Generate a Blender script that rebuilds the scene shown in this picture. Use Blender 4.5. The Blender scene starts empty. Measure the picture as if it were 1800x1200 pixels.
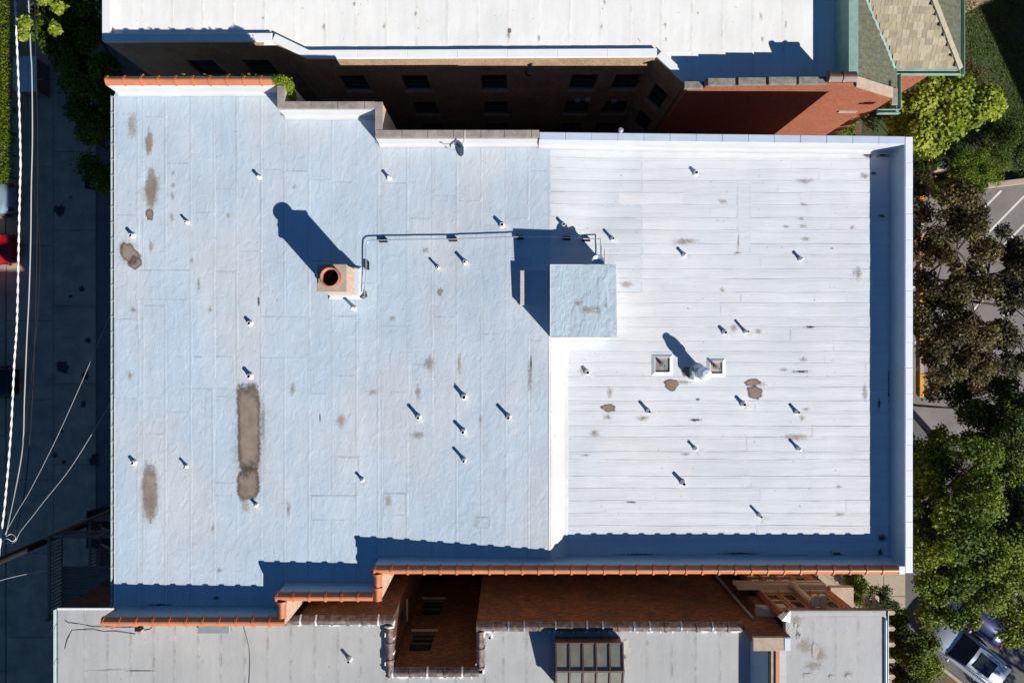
import bpy, bmesh, math, random
import numpy as np
from mathutils import Vector, Matrix

random.seed(7)
rng = np.random.default_rng(7)
SC = bpy.context.scene
COL = SC.collection
R = math.radians
CAMZ = 40.0

# ------------------------------------------------------------------ camera, light, exposure
cam_d = bpy.data.cameras.new('camera')
cam = bpy.data.objects.new('camera', cam_d)
COL.objects.link(cam)
cam_d.sensor_width = 36.0
cam_d.lens = 24.0
cam_d.clip_start = 0.1
cam_d.clip_end = 2000
cam.location = (0, 0, CAMZ)
cam.rotation_euler = (0, 0, 0)
SC.camera = cam

SUN_EL = R(32.0)
SUN_AZ = (0.665, -0.747)
n_ = math.hypot(*SUN_AZ)
SDIR = Vector((SUN_AZ[0] / n_ * math.cos(SUN_EL), SUN_AZ[1] / n_ * math.cos(SUN_EL), math.sin(SUN_EL)))
sun_d = bpy.data.lights.new('sun', 'SUN')
sun_d.energy = 5.0
sun_d.angle = R(0.5)
sun_d.color = (1.0, 0.955, 0.885)
sun = bpy.data.objects.new('sun', sun_d)
COL.objects.link(sun)
sun.rotation_euler = (-SDIR).to_track_quat('-Z', 'Y').to_euler()
sun.location = (30, -34, 60)

world = bpy.data.worlds.new('World')
SC.world = world
world.use_nodes = True
wn = world.node_tree.nodes
wl = world.node_tree.links
wn.clear()
w_out = wn.new('ShaderNodeOutputWorld')
w_bg = wn.new('ShaderNodeBackground')
w_sky = wn.new('ShaderNodeTexSky')
w_sky.sky_type = 'NISHITA'
w_sky.sun_disc = False
w_sky.sun_elevation = SUN_EL
w_sky.sun_rotation = math.atan2(SUN_AZ[0], SUN_AZ[1])
w_sky.air_density = 1.0
w_sky.dust_density = 0.0
w_sky.ozone_density = 6.0
w_hs = wn.new('ShaderNodeHueSaturation')
w_hs.inputs['Saturation'].default_value = 1.17
w_hs.inputs['Value'].default_value = 1.0
wl.new(w_sky.outputs[0], w_hs.inputs['Color'])
wl.new(w_hs.outputs[0], w_bg.inputs['Color'])
w_bg.inputs['Strength'].default_value = 0.05
wl.new(w_bg.outputs[0], w_out.inputs['Surface'])

SC.view_settings.view_transform = 'Standard'
SC.view_settings.look = 'None'
SC.view_settings.exposure = 0.42
SC.view_settings.gamma = 1.0
SC.view_settings.use_curve_mapping = False
try:
    SC.cycles.max_bounces = 8
    SC.cycles.diffuse_bounces = 4
    SC.cycles.transparent_max_bounces = 12
    SC.cycles.use_denoising = True
except Exception:
    pass


def P(px, py, z):
    """photo pixel (1800 wide) seen at height z -> ground plan metres"""
    k = (CAMZ - z) / 1200.0
    return ((px - 900) * k, (600 - py) * k)


# ------------------------------------------------------------------ materials
def nd(nt, t, **kw):
    n = nt.nodes.new(t)
    for k, v in kw.items():
        setattr(n, k, v)
    return n


def mat(name, col, rough=0.85, var=0.18, vs=2.0, fine=0.12, fs=40.0, bump=0.15, bs=60.0, metal=0.0,
        tint=None, tint_scale=0.6, tint_amt=0.5, stretch=None, spec=0.4, streak=None):
    m = bpy.data.materials.new(name)
    m.use_nodes = True
    nt = m.node_tree
    b = nt.nodes['Principled BSDF']
    b.inputs['Roughness'].default_value = rough
    b.inputs['Metallic'].default_value = metal
    b.inputs['Specular IOR Level'].default_value = spec
    g = nd(nt, 'ShaderNodeNewGeometry')
    mp = nd(nt, 'ShaderNodeMapping')
    nt.links.new(g.outputs['Position'], mp.inputs['Vector'])
    if stretch:
        mp.inputs['Scale'].default_value = stretch

    def noise(scale, detail=5, rough_=0.6):
        t = nd(nt, 'ShaderNodeTexNoise')
        t.inputs['Scale'].default_value = scale
        t.inputs['Detail'].default_value = detail
        t.inputs['Roughness'].default_value = rough_
        nt.links.new(mp.outputs[0], t.inputs['Vector'])
        return t.outputs['Fac']

    def ramp(src, lo, hi, a, b_):
        r = nd(nt, 'ShaderNodeMapRange')
        r.inputs['From Min'].default_value = lo
        r.inputs['From Max'].default_value = hi
        r.inputs['To Min'].default_value = a
        r.inputs['To Max'].default_value = b_
        nt.links.new(src, r.inputs['Value'])
        return r.outputs[0]

    def mul(a, b_):
        k = nd(nt, 'ShaderNodeMath', operation='MULTIPLY')
        nt.links.new(a, k.inputs[0])
        nt.links.new(b_, k.inputs[1])
        return k.outputs[0]

    v = mul(ramp(noise(vs), 0.3, 0.7, 1 - var, 1 + var), ramp(noise(fs, 3), 0.3, 0.7, 1 - fine, 1 + fine))
    cur = None
    if tint:
        mx = nd(nt, 'ShaderNodeMix', data_type='RGBA')
        mx.inputs['A'].default_value = (*col, 1)
        mx.inputs['B'].default_value = (*tint, 1)
        nt.links.new(ramp(noise(tint_scale, 6, 0.65), 0.45, 0.68, 0, tint_amt), mx.inputs['Factor'])
        cur = mx.outputs['Result']
    sc = nd(nt, 'ShaderNodeVectorMath', operation='SCALE')
    if cur is not None:
        nt.links.new(cur, sc.inputs[0])
    else:
        sc.inputs[0].default_value = col
    nt.links.new(v, sc.inputs['Scale'])
    nt.links.new(sc.outputs[0], b.inputs['Base Color'])
    if bump:
        bp = nd(nt, 'ShaderNodeBump')
        bp.inputs['Strength'].default_value = bump
        bp.inputs['Distance'].default_value = 0.02
        nt.links.new(noise(bs, 4), bp.inputs['Height'])
        nt.links.new(bp.outputs[0], b.inputs['Normal'])
    return m


def mat_brick(name, c1, c2, mortar, bw=0.21, bh=0.072, dirt=(0.05, 0.04, 0.035), dirt_amt=0.35):
    m = bpy.data.materials.new(name)
    m.use_nodes = True
    nt = m.node_tree
    L = nt.links.new
    b = nt.nodes['Principled BSDF']
    b.inputs['Roughness'].default_value = 0.92
    b.inputs['Specular IOR Level'].default_value = 0.25
    g = nd(nt, 'ShaderNodeNewGeometry')
    # wall-aligned coordinates: u along the wall, v up
    cr = nd(nt, 'ShaderNodeVectorMath', operation='CROSS_PRODUCT')
    L(g.outputs['True Normal'], cr.inputs[0])
    cr.inputs[1].default_value = (0, 0, 1)
    nm = nd(nt, 'ShaderNodeVectorMath', operation='NORMALIZE')
    L(cr.outputs[0], nm.inputs[0])
    dt = nd(nt, 'ShaderNodeVectorMath', operation='DOT_PRODUCT')
    L(nm.outputs[0], dt.inputs[0])
    L(g.outputs['Position'], dt.inputs[1])
    sp = nd(nt, 'ShaderNodeSeparateXYZ')
    L(g.outputs['Position'], sp.inputs[0])
    cb = nd(nt, 'ShaderNodeCombineXYZ')
    L(dt.outputs['Value'], cb.inputs[0])
    L(sp.outputs['Z'], cb.inputs[1])
    br = nd(nt, 'ShaderNodeTexBrick')
    br.inputs['Color1'].default_value = (*c1, 1)
    br.inputs['Color2'].default_value = (*c2, 1)
    br.inputs['Mortar'].default_value = (*mortar, 1)
    br.inputs['Scale'].default_value = 1.0
    br.inputs['Brick Width'].default_value = bw
    br.inputs['Row Height'].default_value = bh
    br.inputs['Mortar Size'].default_value = 0.008
    br.inputs['Bias'].default_value = 0.0
    L(cb.outputs[0], br.inputs['Vector'])
    n1 = nd(nt, 'ShaderNodeTexNoise')
    n1.inputs['Scale'].default_value = 0.9
    n1.inputs['Detail'].default_value = 7
    n1.inputs['Roughness'].default_value = 0.65
    L(g.outputs['Position'], n1.inputs['Vector'])
    r1 = nd(nt, 'ShaderNodeMapRange')
    r1.inputs['From Min'].default_value = 0.42
    r1.inputs['From Max'].default_value = 0.7
    r1.inputs['To Max'].default_value = dirt_amt
    L(n1.outputs['Fac'], r1.inputs['Value'])
    mx = nd(nt, 'ShaderNodeMix', data_type='RGBA')
    L(r1.outputs[0], mx.inputs['Factor'])
    L(br.outputs['Color'], mx.inputs['A'])
    mx.inputs['B'].default_value = (*dirt, 1)
    n2 = nd(nt, 'ShaderNodeTexNoise')
    n2.inputs['Scale'].default_value = 14
    n2.inputs['Detail'].default_value = 3
    L(g.outputs['Position'], n2.inputs['Vector'])
    r2 = nd(nt, 'ShaderNodeMapRange')
    r2.inputs['From Min'].default_value = 0.3
    r2.inputs['From Max'].default_value = 0.7
    r2.inputs['To Min'].default_value = 0.7
    r2.inputs['To Max'].default_value = 1.3
    L(n2.outputs['Fac'], r2.inputs['Value'])
    sc = nd(nt, 'ShaderNodeVectorMath', operation='SCALE')
    L(mx.outputs['Result'], sc.inputs[0])
    L(r2.outputs[0], sc.inputs['Scale'])
    L(sc.outputs[0], b.inputs['Base Color'])
    bp = nd(nt, 'ShaderNodeBump')
    bp.inputs['Strength'].default_value = 0.5
    bp.inputs['Distance'].default_value = 0.01
    bp.invert = True
    L(br.outputs['Fac'], bp.inputs['Height'])
    L(bp.outputs[0], b.inputs['Normal'])
    return m


def mat_roof(name, col, streak_axis, dirt=(0.36, 0.31, 0.27), amt=0.35, seam=0.35, wr=0.5, patch=0.06, worn=None, lap=0.5):
    """coated roll roofing: wrinkled, patchy, dirt collecting along the laps ('seam' attribute)"""
    m = bpy.data.materials.new(name)
    m.use_nodes = True
    nt = m.node_tree
    L = nt.links.new
    b = nt.nodes['Principled BSDF']
    b.inputs['Roughness'].default_value = 0.75
    b.inputs['Specular IOR Level'].default_value = 0.12
    g = nd(nt, 'ShaderNodeNewGeometry')

    def noise(scale, detail=5, rough=0.6, st=(1, 1, 1), dist=0.0):
        mp = nd(nt, 'ShaderNodeMapping')
        mp.inputs['Scale'].default_value = st
        L(g.outputs['Position'], mp.inputs['Vector'])
        t = nd(nt, 'ShaderNodeTexNoise')
        t.inputs['Scale'].default_value = scale
        t.inputs['Detail'].default_value = detail
        t.inputs['Roughness'].default_value = rough
        t.inputs['Distortion'].default_value = dist
        L(mp.outputs[0], t.inputs['Vector'])
        return t.outputs['Fac']

    def rng_(src, lo, hi, a, b_):
        r = nd(nt, 'ShaderNodeMapRange')
        r.inputs['From Min'].default_value = lo
        r.inputs['From Max'].default_value = hi
        r.inputs['To Min'].default_value = a
        r.inputs['To Max'].default_value = b_
        L(src, r.inputs['Value'])
        return r.outputs[0]

    def math_(op, a, b_):
        k = nd(nt, 'ShaderNodeMath', operation=op)
        for i, s in enumerate((a, b_)):
            if isinstance(s, (int, float)):
                k.inputs[i].default_value = s
            else:
                L(s, k.inputs[i])
        return k.outputs[0]

    st = (1, 0.12, 1) if streak_axis == 'Y' else (0.12, 1, 1)
    oi = nd(nt, 'ShaderNodeObjectInfo')
    val = math_('MULTIPLY', rng_(noise(0.55, 4), 0.3, 0.7, 0.94, 1.05), rng_(noise(3.5, 5, 0.6, st), 0.3, 0.7, 0.95, 1.04))
    val = math_('MULTIPLY', val, rng_(oi.outputs['Random'], 0, 1, 1 - patch, 1 + patch * 0.4))
    val = math_('MULTIPLY', val, rng_(noise(55, 2), 0.3, 0.7, 0.965, 1.03))
    sc = nd(nt, 'ShaderNodeVectorMath', operation='SCALE')
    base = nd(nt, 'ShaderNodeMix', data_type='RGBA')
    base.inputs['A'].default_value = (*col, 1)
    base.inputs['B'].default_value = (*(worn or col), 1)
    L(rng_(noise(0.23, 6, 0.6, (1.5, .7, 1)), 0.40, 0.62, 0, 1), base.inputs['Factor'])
    at = nd(nt, 'ShaderNodeAttribute')
    at.attribute_name = 'seam'
    # the doubled edge of each lap: a pale bead of coating beside a thin dark line
    bead = math_('MULTIPLY', rng_(at.outputs['Fac'], 0.55, 0.85, 0, 1), rng_(noise(1.1, 5, 0.6, st), 0.35, 0.6, 0.15, 1))
    bead = math_('MULTIPLY', bead, 0.13 * lap)
    hair = math_('MULTIPLY', rng_(at.outputs['Fac'], 0.05, 0.3, 0, 1), rng_(at.outputs['Fac'], 0.35, 0.6, 1, 0))
    hair = math_('MULTIPLY', hair, rng_(noise(1.7, 5, 0.65, st), 0.40, 0.66, 0.1, 1))
    hair = math_('MULTIPLY', hair, 0.17 * lap)
    val = math_('MULTIPLY', val, math_('SUBTRACT', math_('ADD', bead, 1.0), hair))
    L(base.outputs['Result'], sc.inputs[0])
    L(val, sc.inputs['Scale'])
    # mottled warm dirt film
    f1 = rng_(noise(1.7, 9, 0.72), 0.56, 0.78, 0, amt)
    f2 = rng_(noise(9, 6, 0.7, st), 0.5, 0.75, 0, 1)
    fd = math_('MULTIPLY', f1, rng_(f2, 0, 1, 0.35, 1))
    # seam dirt
    sd = math_('MULTIPLY', at.outputs['Fac'], rng_(noise(2.3, 6, 0.7), 0.42, 0.66, 0.05, seam))
    fd = math_('MAXIMUM', fd, sd)
    # small dark specks
    spk = rng_(noise(7.0, 1, 0.5), 0.772, 0.79, 0, 0.75)
    fd = math_('MAXIMUM', fd, spk)
    mx = nd(nt, 'ShaderNodeMix', data_type='RGBA')
    L(fd, mx.inputs['Factor'])
    L(sc.outputs[0], mx.inputs['A'])
    mx.inputs['B'].default_value = (*dirt, 1)
    L(mx.outputs['Result'], b.inputs['Base Color'])
    # relief: wrinkles and grain
    st2 = (1.7, 1, 1) if streak_axis == 'Y' else (0.22, 1.9, 1)
    h = math_('ADD', math_('MULTIPLY', noise(2.2, 6, 0.55, st2, 0.8 if streak_axis == 'Y' else 0.25), 1.0), math_('MULTIPLY', noise(26, 3), 0.06))
    bp = nd(nt, 'ShaderNodeBump')
    bp.inputs['Strength'].default_value = wr
    bp.inputs['Distance'].default_value = 0.05
    L(h, bp.inputs['Height'])
    L(bp.outputs[0], b.inputs['Normal'])
    return m


def mat_stain(name, col, lo, hi, amt, ns=5.0, rim=None, namp=1.1):
    m = bpy.data.materials.new(name)
    m.use_nodes = True
    nt = m.node_tree
    L = nt.links.new
    b = nt.nodes['Principled BSDF']
    b.inputs['Roughness'].default_value = 0.9
    b.inputs['Specular IOR Level'].default_value = 0.1
    at = nd(nt, 'ShaderNodeAttribute')
    at.attribute_name = 'fade'
    g = nd(nt, 'ShaderNodeNewGeometry')
    t = nd(nt, 'ShaderNodeTexNoise')
    t.inputs['Scale'].default_value = ns
    t.inputs['Detail'].default_value = 7
    t.inputs['Roughness'].default_value = 0.68
    L(g.outputs['Position'], t.inputs['Vector'])
    a = nd(nt, 'ShaderNodeMath', operation='MULTIPLY_ADD')
    L(t.outputs['Fac'], a.inputs[0])
    a.inputs[1].default_value = namp
    L(at.outputs['Fac'], a.inputs[2])
    r = nd(nt, 'ShaderNodeMapRange')
    r.interpolation_type = 'SMOOTHSTEP'
    r.inputs['From Min'].default_value = lo
    r.inputs['From Max'].default_value = hi
    r.inputs['To Max'].default_value = amt
    L(a.outputs[0], r.inputs['Value'])
    L(r.outputs[0], b.inputs['Alpha'])
    t2 = nd(nt, 'ShaderNodeTexNoise')
    t2.inputs['Scale'].default_value = 2.2
    t2.inputs['Detail'].default_value = 6
    L(g.outputs['Position'], t2.inputs['Vector'])
    r2 = nd(nt, 'ShaderNodeMapRange')
    r2.inputs['From Min'].default_value = 0.3
    r2.inputs['From Max'].default_value = 0.7
    r2.inputs['To Min'].default_value = 0.8
    r2.inputs['To Max'].default_value = 1.2
    L(t2.outputs['Fac'], r2.inputs['Value'])
    mx = nd(nt, 'ShaderNodeMix', data_type='RGBA')
    rr = nd(nt, 'ShaderNodeMapRange')
    rr.inputs['From Min'].default_value = hi
    rr.inputs['From Max'].default_value = hi + 0.16
    L(a.outputs[0], rr.inputs['Value'])
    L(rr.outputs[0], mx.inputs['Factor'])
    mx.inputs['A'].default_value = (*(rim or col), 1)
    mx.inputs['B'].default_value = (*col, 1)
    sc = nd(nt, 'ShaderNodeVectorMath', operation='SCALE')
    L(mx.outputs['Result'], sc.inputs[0])
    L(r2.outputs[0], sc.inputs['Scale'])
    L(sc.outputs[0], b.inputs['Base Color'])
    return m


def mat_leaf(name, c_dark, c_mid, c_hi, transl=0.35):
    m = bpy.data.materials.new(name)
    m.use_nodes = True
    nt = m.node_tree
    L = nt.links.new
    b = nt.nodes['Principled BSDF']
    b.inputs['Roughness'].default_value = 0.5
    b.inputs['Specular IOR Level'].default_value = 0.18
    at = nd(nt, 'ShaderNodeAttribute')
    at.attribute_name = 'tint'
    cr = nd(nt, 'ShaderNodeValToRGB')
    cr.color_ramp.elements[0].color = (*c_dark, 1)
    cr.color_ramp.elements[1].color = (*c_hi, 1)
    e = cr.color_ramp.elements.new(0.5)
    e.color = (*c_mid, 1)
    L(at.outputs['Fac'], cr.inputs[0])
    L(cr.outputs[0], b.inputs['Base Color'])
    tr = nd(nt, 'ShaderNodeBsdfTranslucent')
    L(cr.outputs[0], tr.inputs['Color'])
    ms = nd(nt, 'ShaderNodeMixShader')
    ms.inputs[0].default_value = transl
    L(b.outputs[0], ms.inputs[1])
    L(tr.outputs[0], ms.inputs[2])
    L(ms.outputs[0], nt.nodes['Material Output'].inputs['Surface'])
    return m


def mat_plain(name, col, rough=0.5, metal=0.0, spec=0.5, coat=0.0):
    return mat(name, col, rough, 0.06, 1.5, 0.04, 25, 0.03, 40, metal, spec=spec)


def mat_glass(name, col=(0.02, 0.025, 0.03), rough=0.06):
    m = mat(name, col, rough, 0.25, 1.2, 0.0, 10, 0.0, spec=0.6)
    return m


M = {}
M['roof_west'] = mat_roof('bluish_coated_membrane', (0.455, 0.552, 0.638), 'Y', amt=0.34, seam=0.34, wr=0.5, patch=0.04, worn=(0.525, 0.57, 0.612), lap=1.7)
M['roof_east'] = mat_roof('white_coated_membrane', (0.655, 0.66, 0.668), 'X', amt=0.45, seam=0.24, wr=0.27, patch=0.03, worn=(0.615, 0.64, 0.675), lap=0.7)
M['roof_mid'] = mat_roof('pale_grey_coated_membrane', (0.575, 0.61, 0.645), 'X', amt=0.35, seam=0.28, wr=0.26, patch=0.03, worn=(0.61, 0.63, 0.65), lap=0.8)
M['roof_strip'] = mat_roof('bright_ridge_membrane', (0.665, 0.655, 0.635), 'Y', amt=0.1, seam=0.2, wr=0.3)
M['flash'] = mat_roof('parapet_flashing_membrane', (0.38, 0.47, 0.56), 'X', amt=0.45, seam=0.2, wr=0.7)  # darker, bluer flashing copy for shaded upstands, their shade put into the colour
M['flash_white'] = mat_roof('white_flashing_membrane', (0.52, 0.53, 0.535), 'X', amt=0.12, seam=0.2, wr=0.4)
M['roof_north'] = mat_roof('clean_white_membrane', (0.805, 0.795, 0.765), 'Y', amt=0.12, seam=0.45, wr=0.15, patch=0.015)
M['roof_south'] = mat_roof('grey_weathered_membrane', (0.425, 0.43, 0.425), 'Y', dirt=(0.2, 0.19, 0.18), amt=0.25, seam=0.9, wr=0.2, patch=0.03)
M['roof_porch'] = mat_roof('pale_grey_membrane', (0.45, 0.45, 0.45), 'Y', dirt=(0.2, 0.185, 0.17), amt=0.55, seam=0.6, wr=0.2, patch=0.03)
M['pent'] = mat_roof('crinkled_pale_blue_coating', (0.45, 0.55, 0.61), 'Y', dirt=(0.35, 0.3, 0.27), amt=0.15, seam=0.3, wr=1.0)
M['white_wall'] = mat('white_coated_wall', (0.66, 0.67, 0.68), 0.8, 0.05, 2, 0.04, 30, 0.15, 20)
M['white_metal'] = mat('white_coping_metal', (0.72, 0.76, 0.80), 0.45, 0.04, 1.2, 0.02, 20, 0.03, 12, spec=0.5)
M['coping_metal'] = mat('pale_blue_coping_metal', (0.50, 0.58, 0.70), 0.45, 0.05, 1.5, 0.02, 20, 0.03, 12, spec=0.5, tint=(0.42, 0.36, 0.33), tint_scale=1.6, tint_amt=0.25)
M['white_paint'] = mat('white_trim_paint', (0.76, 0.765, 0.77), 0.6, 0.04, 2, 0.03, 30, 0.05, 20)
M['terracotta'] = mat('glazed_terracotta', (0.50, 0.175, 0.075), 0.42, 0.12, 1.3, 0.06, 30, 0.04, 30, spec=0.45, tint=(0.36, 0.12, 0.06), tint_scale=1.2, tint_amt=0.5)
M['clay_pot'] = mat('clay_flue', (0.45, 0.16, 0.075), 0.7, 0.12, 6, 0.08, 40, 0.1, 40)
M['old_tile'] = mat('weathered_brown_tile', (0.115, 0.075, 0.065), 0.5, 0.3, 4, 0.2, 30, 0.2, 40, tint=(0.50, 0.48, 0.47), tint_scale=4.5, tint_amt=0.32)
M['dark_tile'] = mat('dark_brown_tile', (0.13, 0.075, 0.06), 0.45, 0.2, 4, 0.1, 30, 0.1, 40)
M['stone'] = mat('coping_stone', (0.32, 0.275, 0.245), 0.9, 0.16, 3, 0.16, 35, 0.25, 60, tint=(0.16, 0.14, 0.125), tint_scale=2.4, tint_amt=0.6)
M['dark_stone'] = mat('mossy_coping_stone', (0.24, 0.23, 0.20), 0.9, 0.2, 5, 0.3, 28, 0.35, 60, tint=(0.10, 0.10, 0.07), tint_scale=4, tint_amt=0.7)
M['limestone'] = mat('limestone', (0.42, 0.33, 0.25), 0.9, 0.15, 3, 0.1, 30, 0.2, 50)
M['cement'] = mat('chimney_cement', (0.38, 0.31, 0.24), 0.9, 0.14, 4, 0.1, 40, 0.2, 50)
M['buff'] = mat_brick('buff_brick', (0.46, 0.30, 0.16), (0.36, 0.24, 0.14), (0.40, 0.34, 0.27))
M['pale_buff'] = mat_brick('pale_buff_brick', (0.62, 0.43, 0.30), (0.55, 0.37, 0.25), (0.60, 0.50, 0.40), dirt_amt=0.08)
M['red'] = mat_brick('red_brick', (0.36, 0.115, 0.06), (0.29, 0.085, 0.045), (0.36, 0.17, 0.11), dirt_amt=0.15)
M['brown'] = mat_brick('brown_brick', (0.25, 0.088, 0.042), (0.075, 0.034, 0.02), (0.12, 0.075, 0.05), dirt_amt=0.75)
M['copper'] = mat('green_copper', (0.23, 0.37, 0.31), 0.6, 0.12, 3, 0.06, 25, 0.06, 30, tint=(0.36, 0.49, 0.43), tint_scale=2, tint_amt=0.6)
M['gutter'] = mat('pale_green_gutter_metal', (0.42, 0.52, 0.52), 0.45, 0.1, 2, 0.05, 20, 0.03, 20)
M['galv'] = mat('galvanised_metal', (0.50, 0.56, 0.62), 0.35, 0.1, 4, 0.05, 30, 0.03, 20, metal=0.6)
M['grey_metal'] = mat('dull_grey_metal', (0.30, 0.33, 0.36), 0.5, 0.1, 4, 0.05, 30, 0.03, 20, metal=0.3)
M['brown_metal'] = mat('brown_painted_steel', (0.11, 0.07, 0.055), 0.5, 0.15, 4, 0.05, 30, 0.05, 20)
M['black'] = mat_plain('black_rubber', (0.012, 0.012, 0.013), 0.8, spec=0.2)
M['soot'] = mat_plain('soot', (0.006, 0.006, 0.006), 0.95, spec=0.0)  # black that paints the shade in pipe hollows, and soot in the chimney pot
M['slate'] = mat('tan_slate', (0.34, 0.29, 0.19), 0.75, 0.2, 5, 0.1, 30, 0.15, 40, tint=(0.22, 0.19, 0.16), tint_scale=3, tint_amt=0.6, stretch=(3, 1, 1))
M['slate_b'] = mat('brown_slate', (0.27, 0.225, 0.16), 0.75, 0.2, 5, 0.1, 30, 0.15, 40, stretch=(3, 1, 1))
M['slate_c'] = mat('pale_slate', (0.38, 0.335, 0.24), 0.75, 0.2, 5, 0.1, 30, 0.15, 40, stretch=(3, 1, 1))
M['slate_d'] = mat('lichened_dark_slate', (0.115, 0.115, 0.085), 0.85, 0.25, 6, 0.2, 40, 0.25, 40, tint=(0.16, 0.17, 0.075), tint_scale=3, tint_amt=0.6)  # darker, greener slate for the east facing slopes
M['glass'] = mat_glass('dark_window_glass')
M['sky_glass'] = mat('dusty_skylight_glass', (0.21, 0.215, 0.185), 0.25, 0.2, 2, 0.05, 20, 0.0, tint=(0.22, 0.16, 0.07), tint_scale=1.2, tint_amt=0.5, spec=0.6)
M['wood_frame'] = mat('tan_painted_wood', (0.40, 0.24, 0.10), 0.7, 0.15, 5, 0.08, 30, 0.08, 40)
M['grey_wood'] = mat('weathered_porch_wood', (0.17, 0.15, 0.125), 0.9, 0.2, 4, 0.15, 30, 0.2, 40, stretch=(1, 6, 1))
M['board'] = mat('bleached_board', (0.50, 0.47, 0.45), 0.9, 0.15, 4, 0.25, 22, 0.2, 40, stretch=(4, 0.7, 1))
M['concrete'] = mat('alley_concrete', (0.47, 0.315, 0.22), 0.92, 0.18, 0.9, 0.1, 20, 0.15, 40, tint=(0.24, 0.19, 0.16), tint_scale=0.8, tint_amt=0.6)
M['concrete_dark'] = mat('patched_concrete', (0.19, 0.15, 0.125), 0.92, 0.2, 1.2, 0.15, 20, 0.2, 40)
M['walk'] = mat('sidewalk_concrete', (0.40, 0.33, 0.25), 0.92, 0.14, 1.2, 0.1, 24, 0.12, 40, tint=(0.24, 0.2, 0.16), tint_scale=1.2, tint_amt=0.5)
M['asphalt'] = mat('worn_asphalt', (0.20, 0.185, 0.18), 0.93, 0.12, 0.8, 0.12, 45, 0.2, 80, tint=(0.13, 0.12, 0.118), tint_scale=0.5, tint_amt=0.5)
M['road'] = mat('street_asphalt', (0.115, 0.115, 0.115), 0.93, 0.12, 0.8, 0.15, 45, 0.2, 80)
M['line'] = mat('worn_line_paint', (0.62, 0.60, 0.56), 0.85, 0.15, 3, 0.2, 30, 0.05, 40)
M['yellow'] = mat('yellow_kerb_paint', (0.65, 0.31, 0.02), 0.8, 0.15, 3, 0.15, 30, 0.05, 40)
M['soil'] = mat('bare_earth', (0.13, 0.085, 0.06), 0.97, 0.3, 1.0, 0.3, 18, 0.4, 30, tint=(0.07, 0.085, 0.03), tint_scale=0.9, tint_amt=0.8)
M['turf'] = mat('lawn_soil', (0.045, 0.075, 0.02), 0.97, 0.35, 0.8, 0.3, 18, 0.4, 30, tint=(0.11, 0.075, 0.045), tint_scale=0.35, tint_amt=0.75)
M['bark'] = mat('bark', (0.10, 0.075, 0.055), 0.95, 0.25, 6, 0.2, 30, 0.4, 30)
M['cable_w'] = mat('white_cable', (0.75, 0.75, 0.74), 0.5, 0.05, 3, 0.03, 30, 0)
M['cable_g'] = mat('grey_cable', (0.42, 0.43, 0.43), 0.5, 0.05, 3, 0.03, 30, 0)
M['cable_b'] = mat_plain('black_cable', (0.012, 0.012, 0.014), 0.6)
M['pole'] = mat('creosoted_pole', (0.022, 0.018, 0.016), 0.9, 0.2, 5, 0.1, 20, 0.2, 30)
M['paint_silver'] = mat_plain('silver_car_paint', (0.42, 0.48, 0.55), 0.28, metal=0.5)
M['paint_blue'] = mat_plain('blue_car_paint', (0.02, 0.028, 0.11), 0.25, metal=0.2)
M['paint_teal'] = mat_plain('pale_blue_car_paint', (0.34, 0.46, 0.54), 0.25, metal=0.4)
M['paint_red'] = mat_plain('red_car_paint', (0.42, 0.006, 0.012), 0.25)
M['paint_black'] = mat_plain('black_car_paint', (0.012, 0.012, 0.015), 0.2)
M['lamp_red'] = mat_plain('tail_lamp_red', (0.35, 0.01, 0.01), 0.2)
M['lamp_clear'] = mat_plain('headlamp_clear', (0.6, 0.62, 0.65), 0.15)
M['tyre'] = mat_plain('tyre_rubber', (0.02, 0.02, 0.02), 0.85, spec=0.2)
M['bin_green'] = mat_plain('dark_dumpster_paint', (0.012, 0.014, 0.015), 0.6)
M['shed'] = mat('shed_roof_sheet', (0.66, 0.62, 0.58), 0.7, 0.1, 2, 0.06, 20, 0.08, 20)
M['mud'] = mat_stain('dried_mud', (0.275, 0.215, 0.17), 0.34, 0.56, 0.9, 8, rim=(0.15, 0.118, 0.095), namp=0.65)
M['thin_mud'] = mat_stain('thin_dried_mud', (0.30, 0.245, 0.20), 0.5, 1.15, 0.85, 8, namp=1.0)
M['dirt'] = mat_stain('grimy_film', (0.33, 0.275, 0.225), 1.05, 2.05, 0.72, 13, namp=1.7)
M['halo'] = mat_stain('pale_silt_ring', (0.52, 0.475, 0.43), 0.75, 1.75, 0.75, 5, namp=1.3)
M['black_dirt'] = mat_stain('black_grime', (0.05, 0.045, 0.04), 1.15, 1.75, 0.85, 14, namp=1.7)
M['tan_dirt'] = mat_stain('tan_silt', (0.42, 0.36, 0.30), 0.95, 1.85, 0.75, 13, namp=1.6)
M['fresh'] = mat_stain('fresh_white_coating', (0.76, 0.76, 0.76), 0.8, 1.5, 0.6, 5)
M['tar'] = mat_stain('dark_scuff', (0.10, 0.10, 0.10), 0.75, 1.1, 0.8, 9)
M['oil'] = mat_stain('oil_spot', (0.05, 0.05, 0.05), 0.65, 0.95, 0.8, 4)
M['pale'] = mat_stain('worn_pale_patch', (0.53, 0.51, 0.485), 0.72, 1.0, 0.8, 4)
M['leaf_yellow'] = mat_leaf('yellow_green_leaves', (0.13, 0.19, 0.015), (0.27, 0.34, 0.03), (0.40, 0.44, 0.06), 0.3)
M['leaf_green'] = mat_leaf('green_leaves', (0.022, 0.05, 0.003), (0.10, 0.16, 0.006), (0.28, 0.31, 0.02), 0.32)
M['leaf_dark'] = mat_leaf('dark_green_leaves', (0.014, 0.03, 0.004), (0.045, 0.08, 0.01), (0.12, 0.145, 0.02), 0.25)
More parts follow.
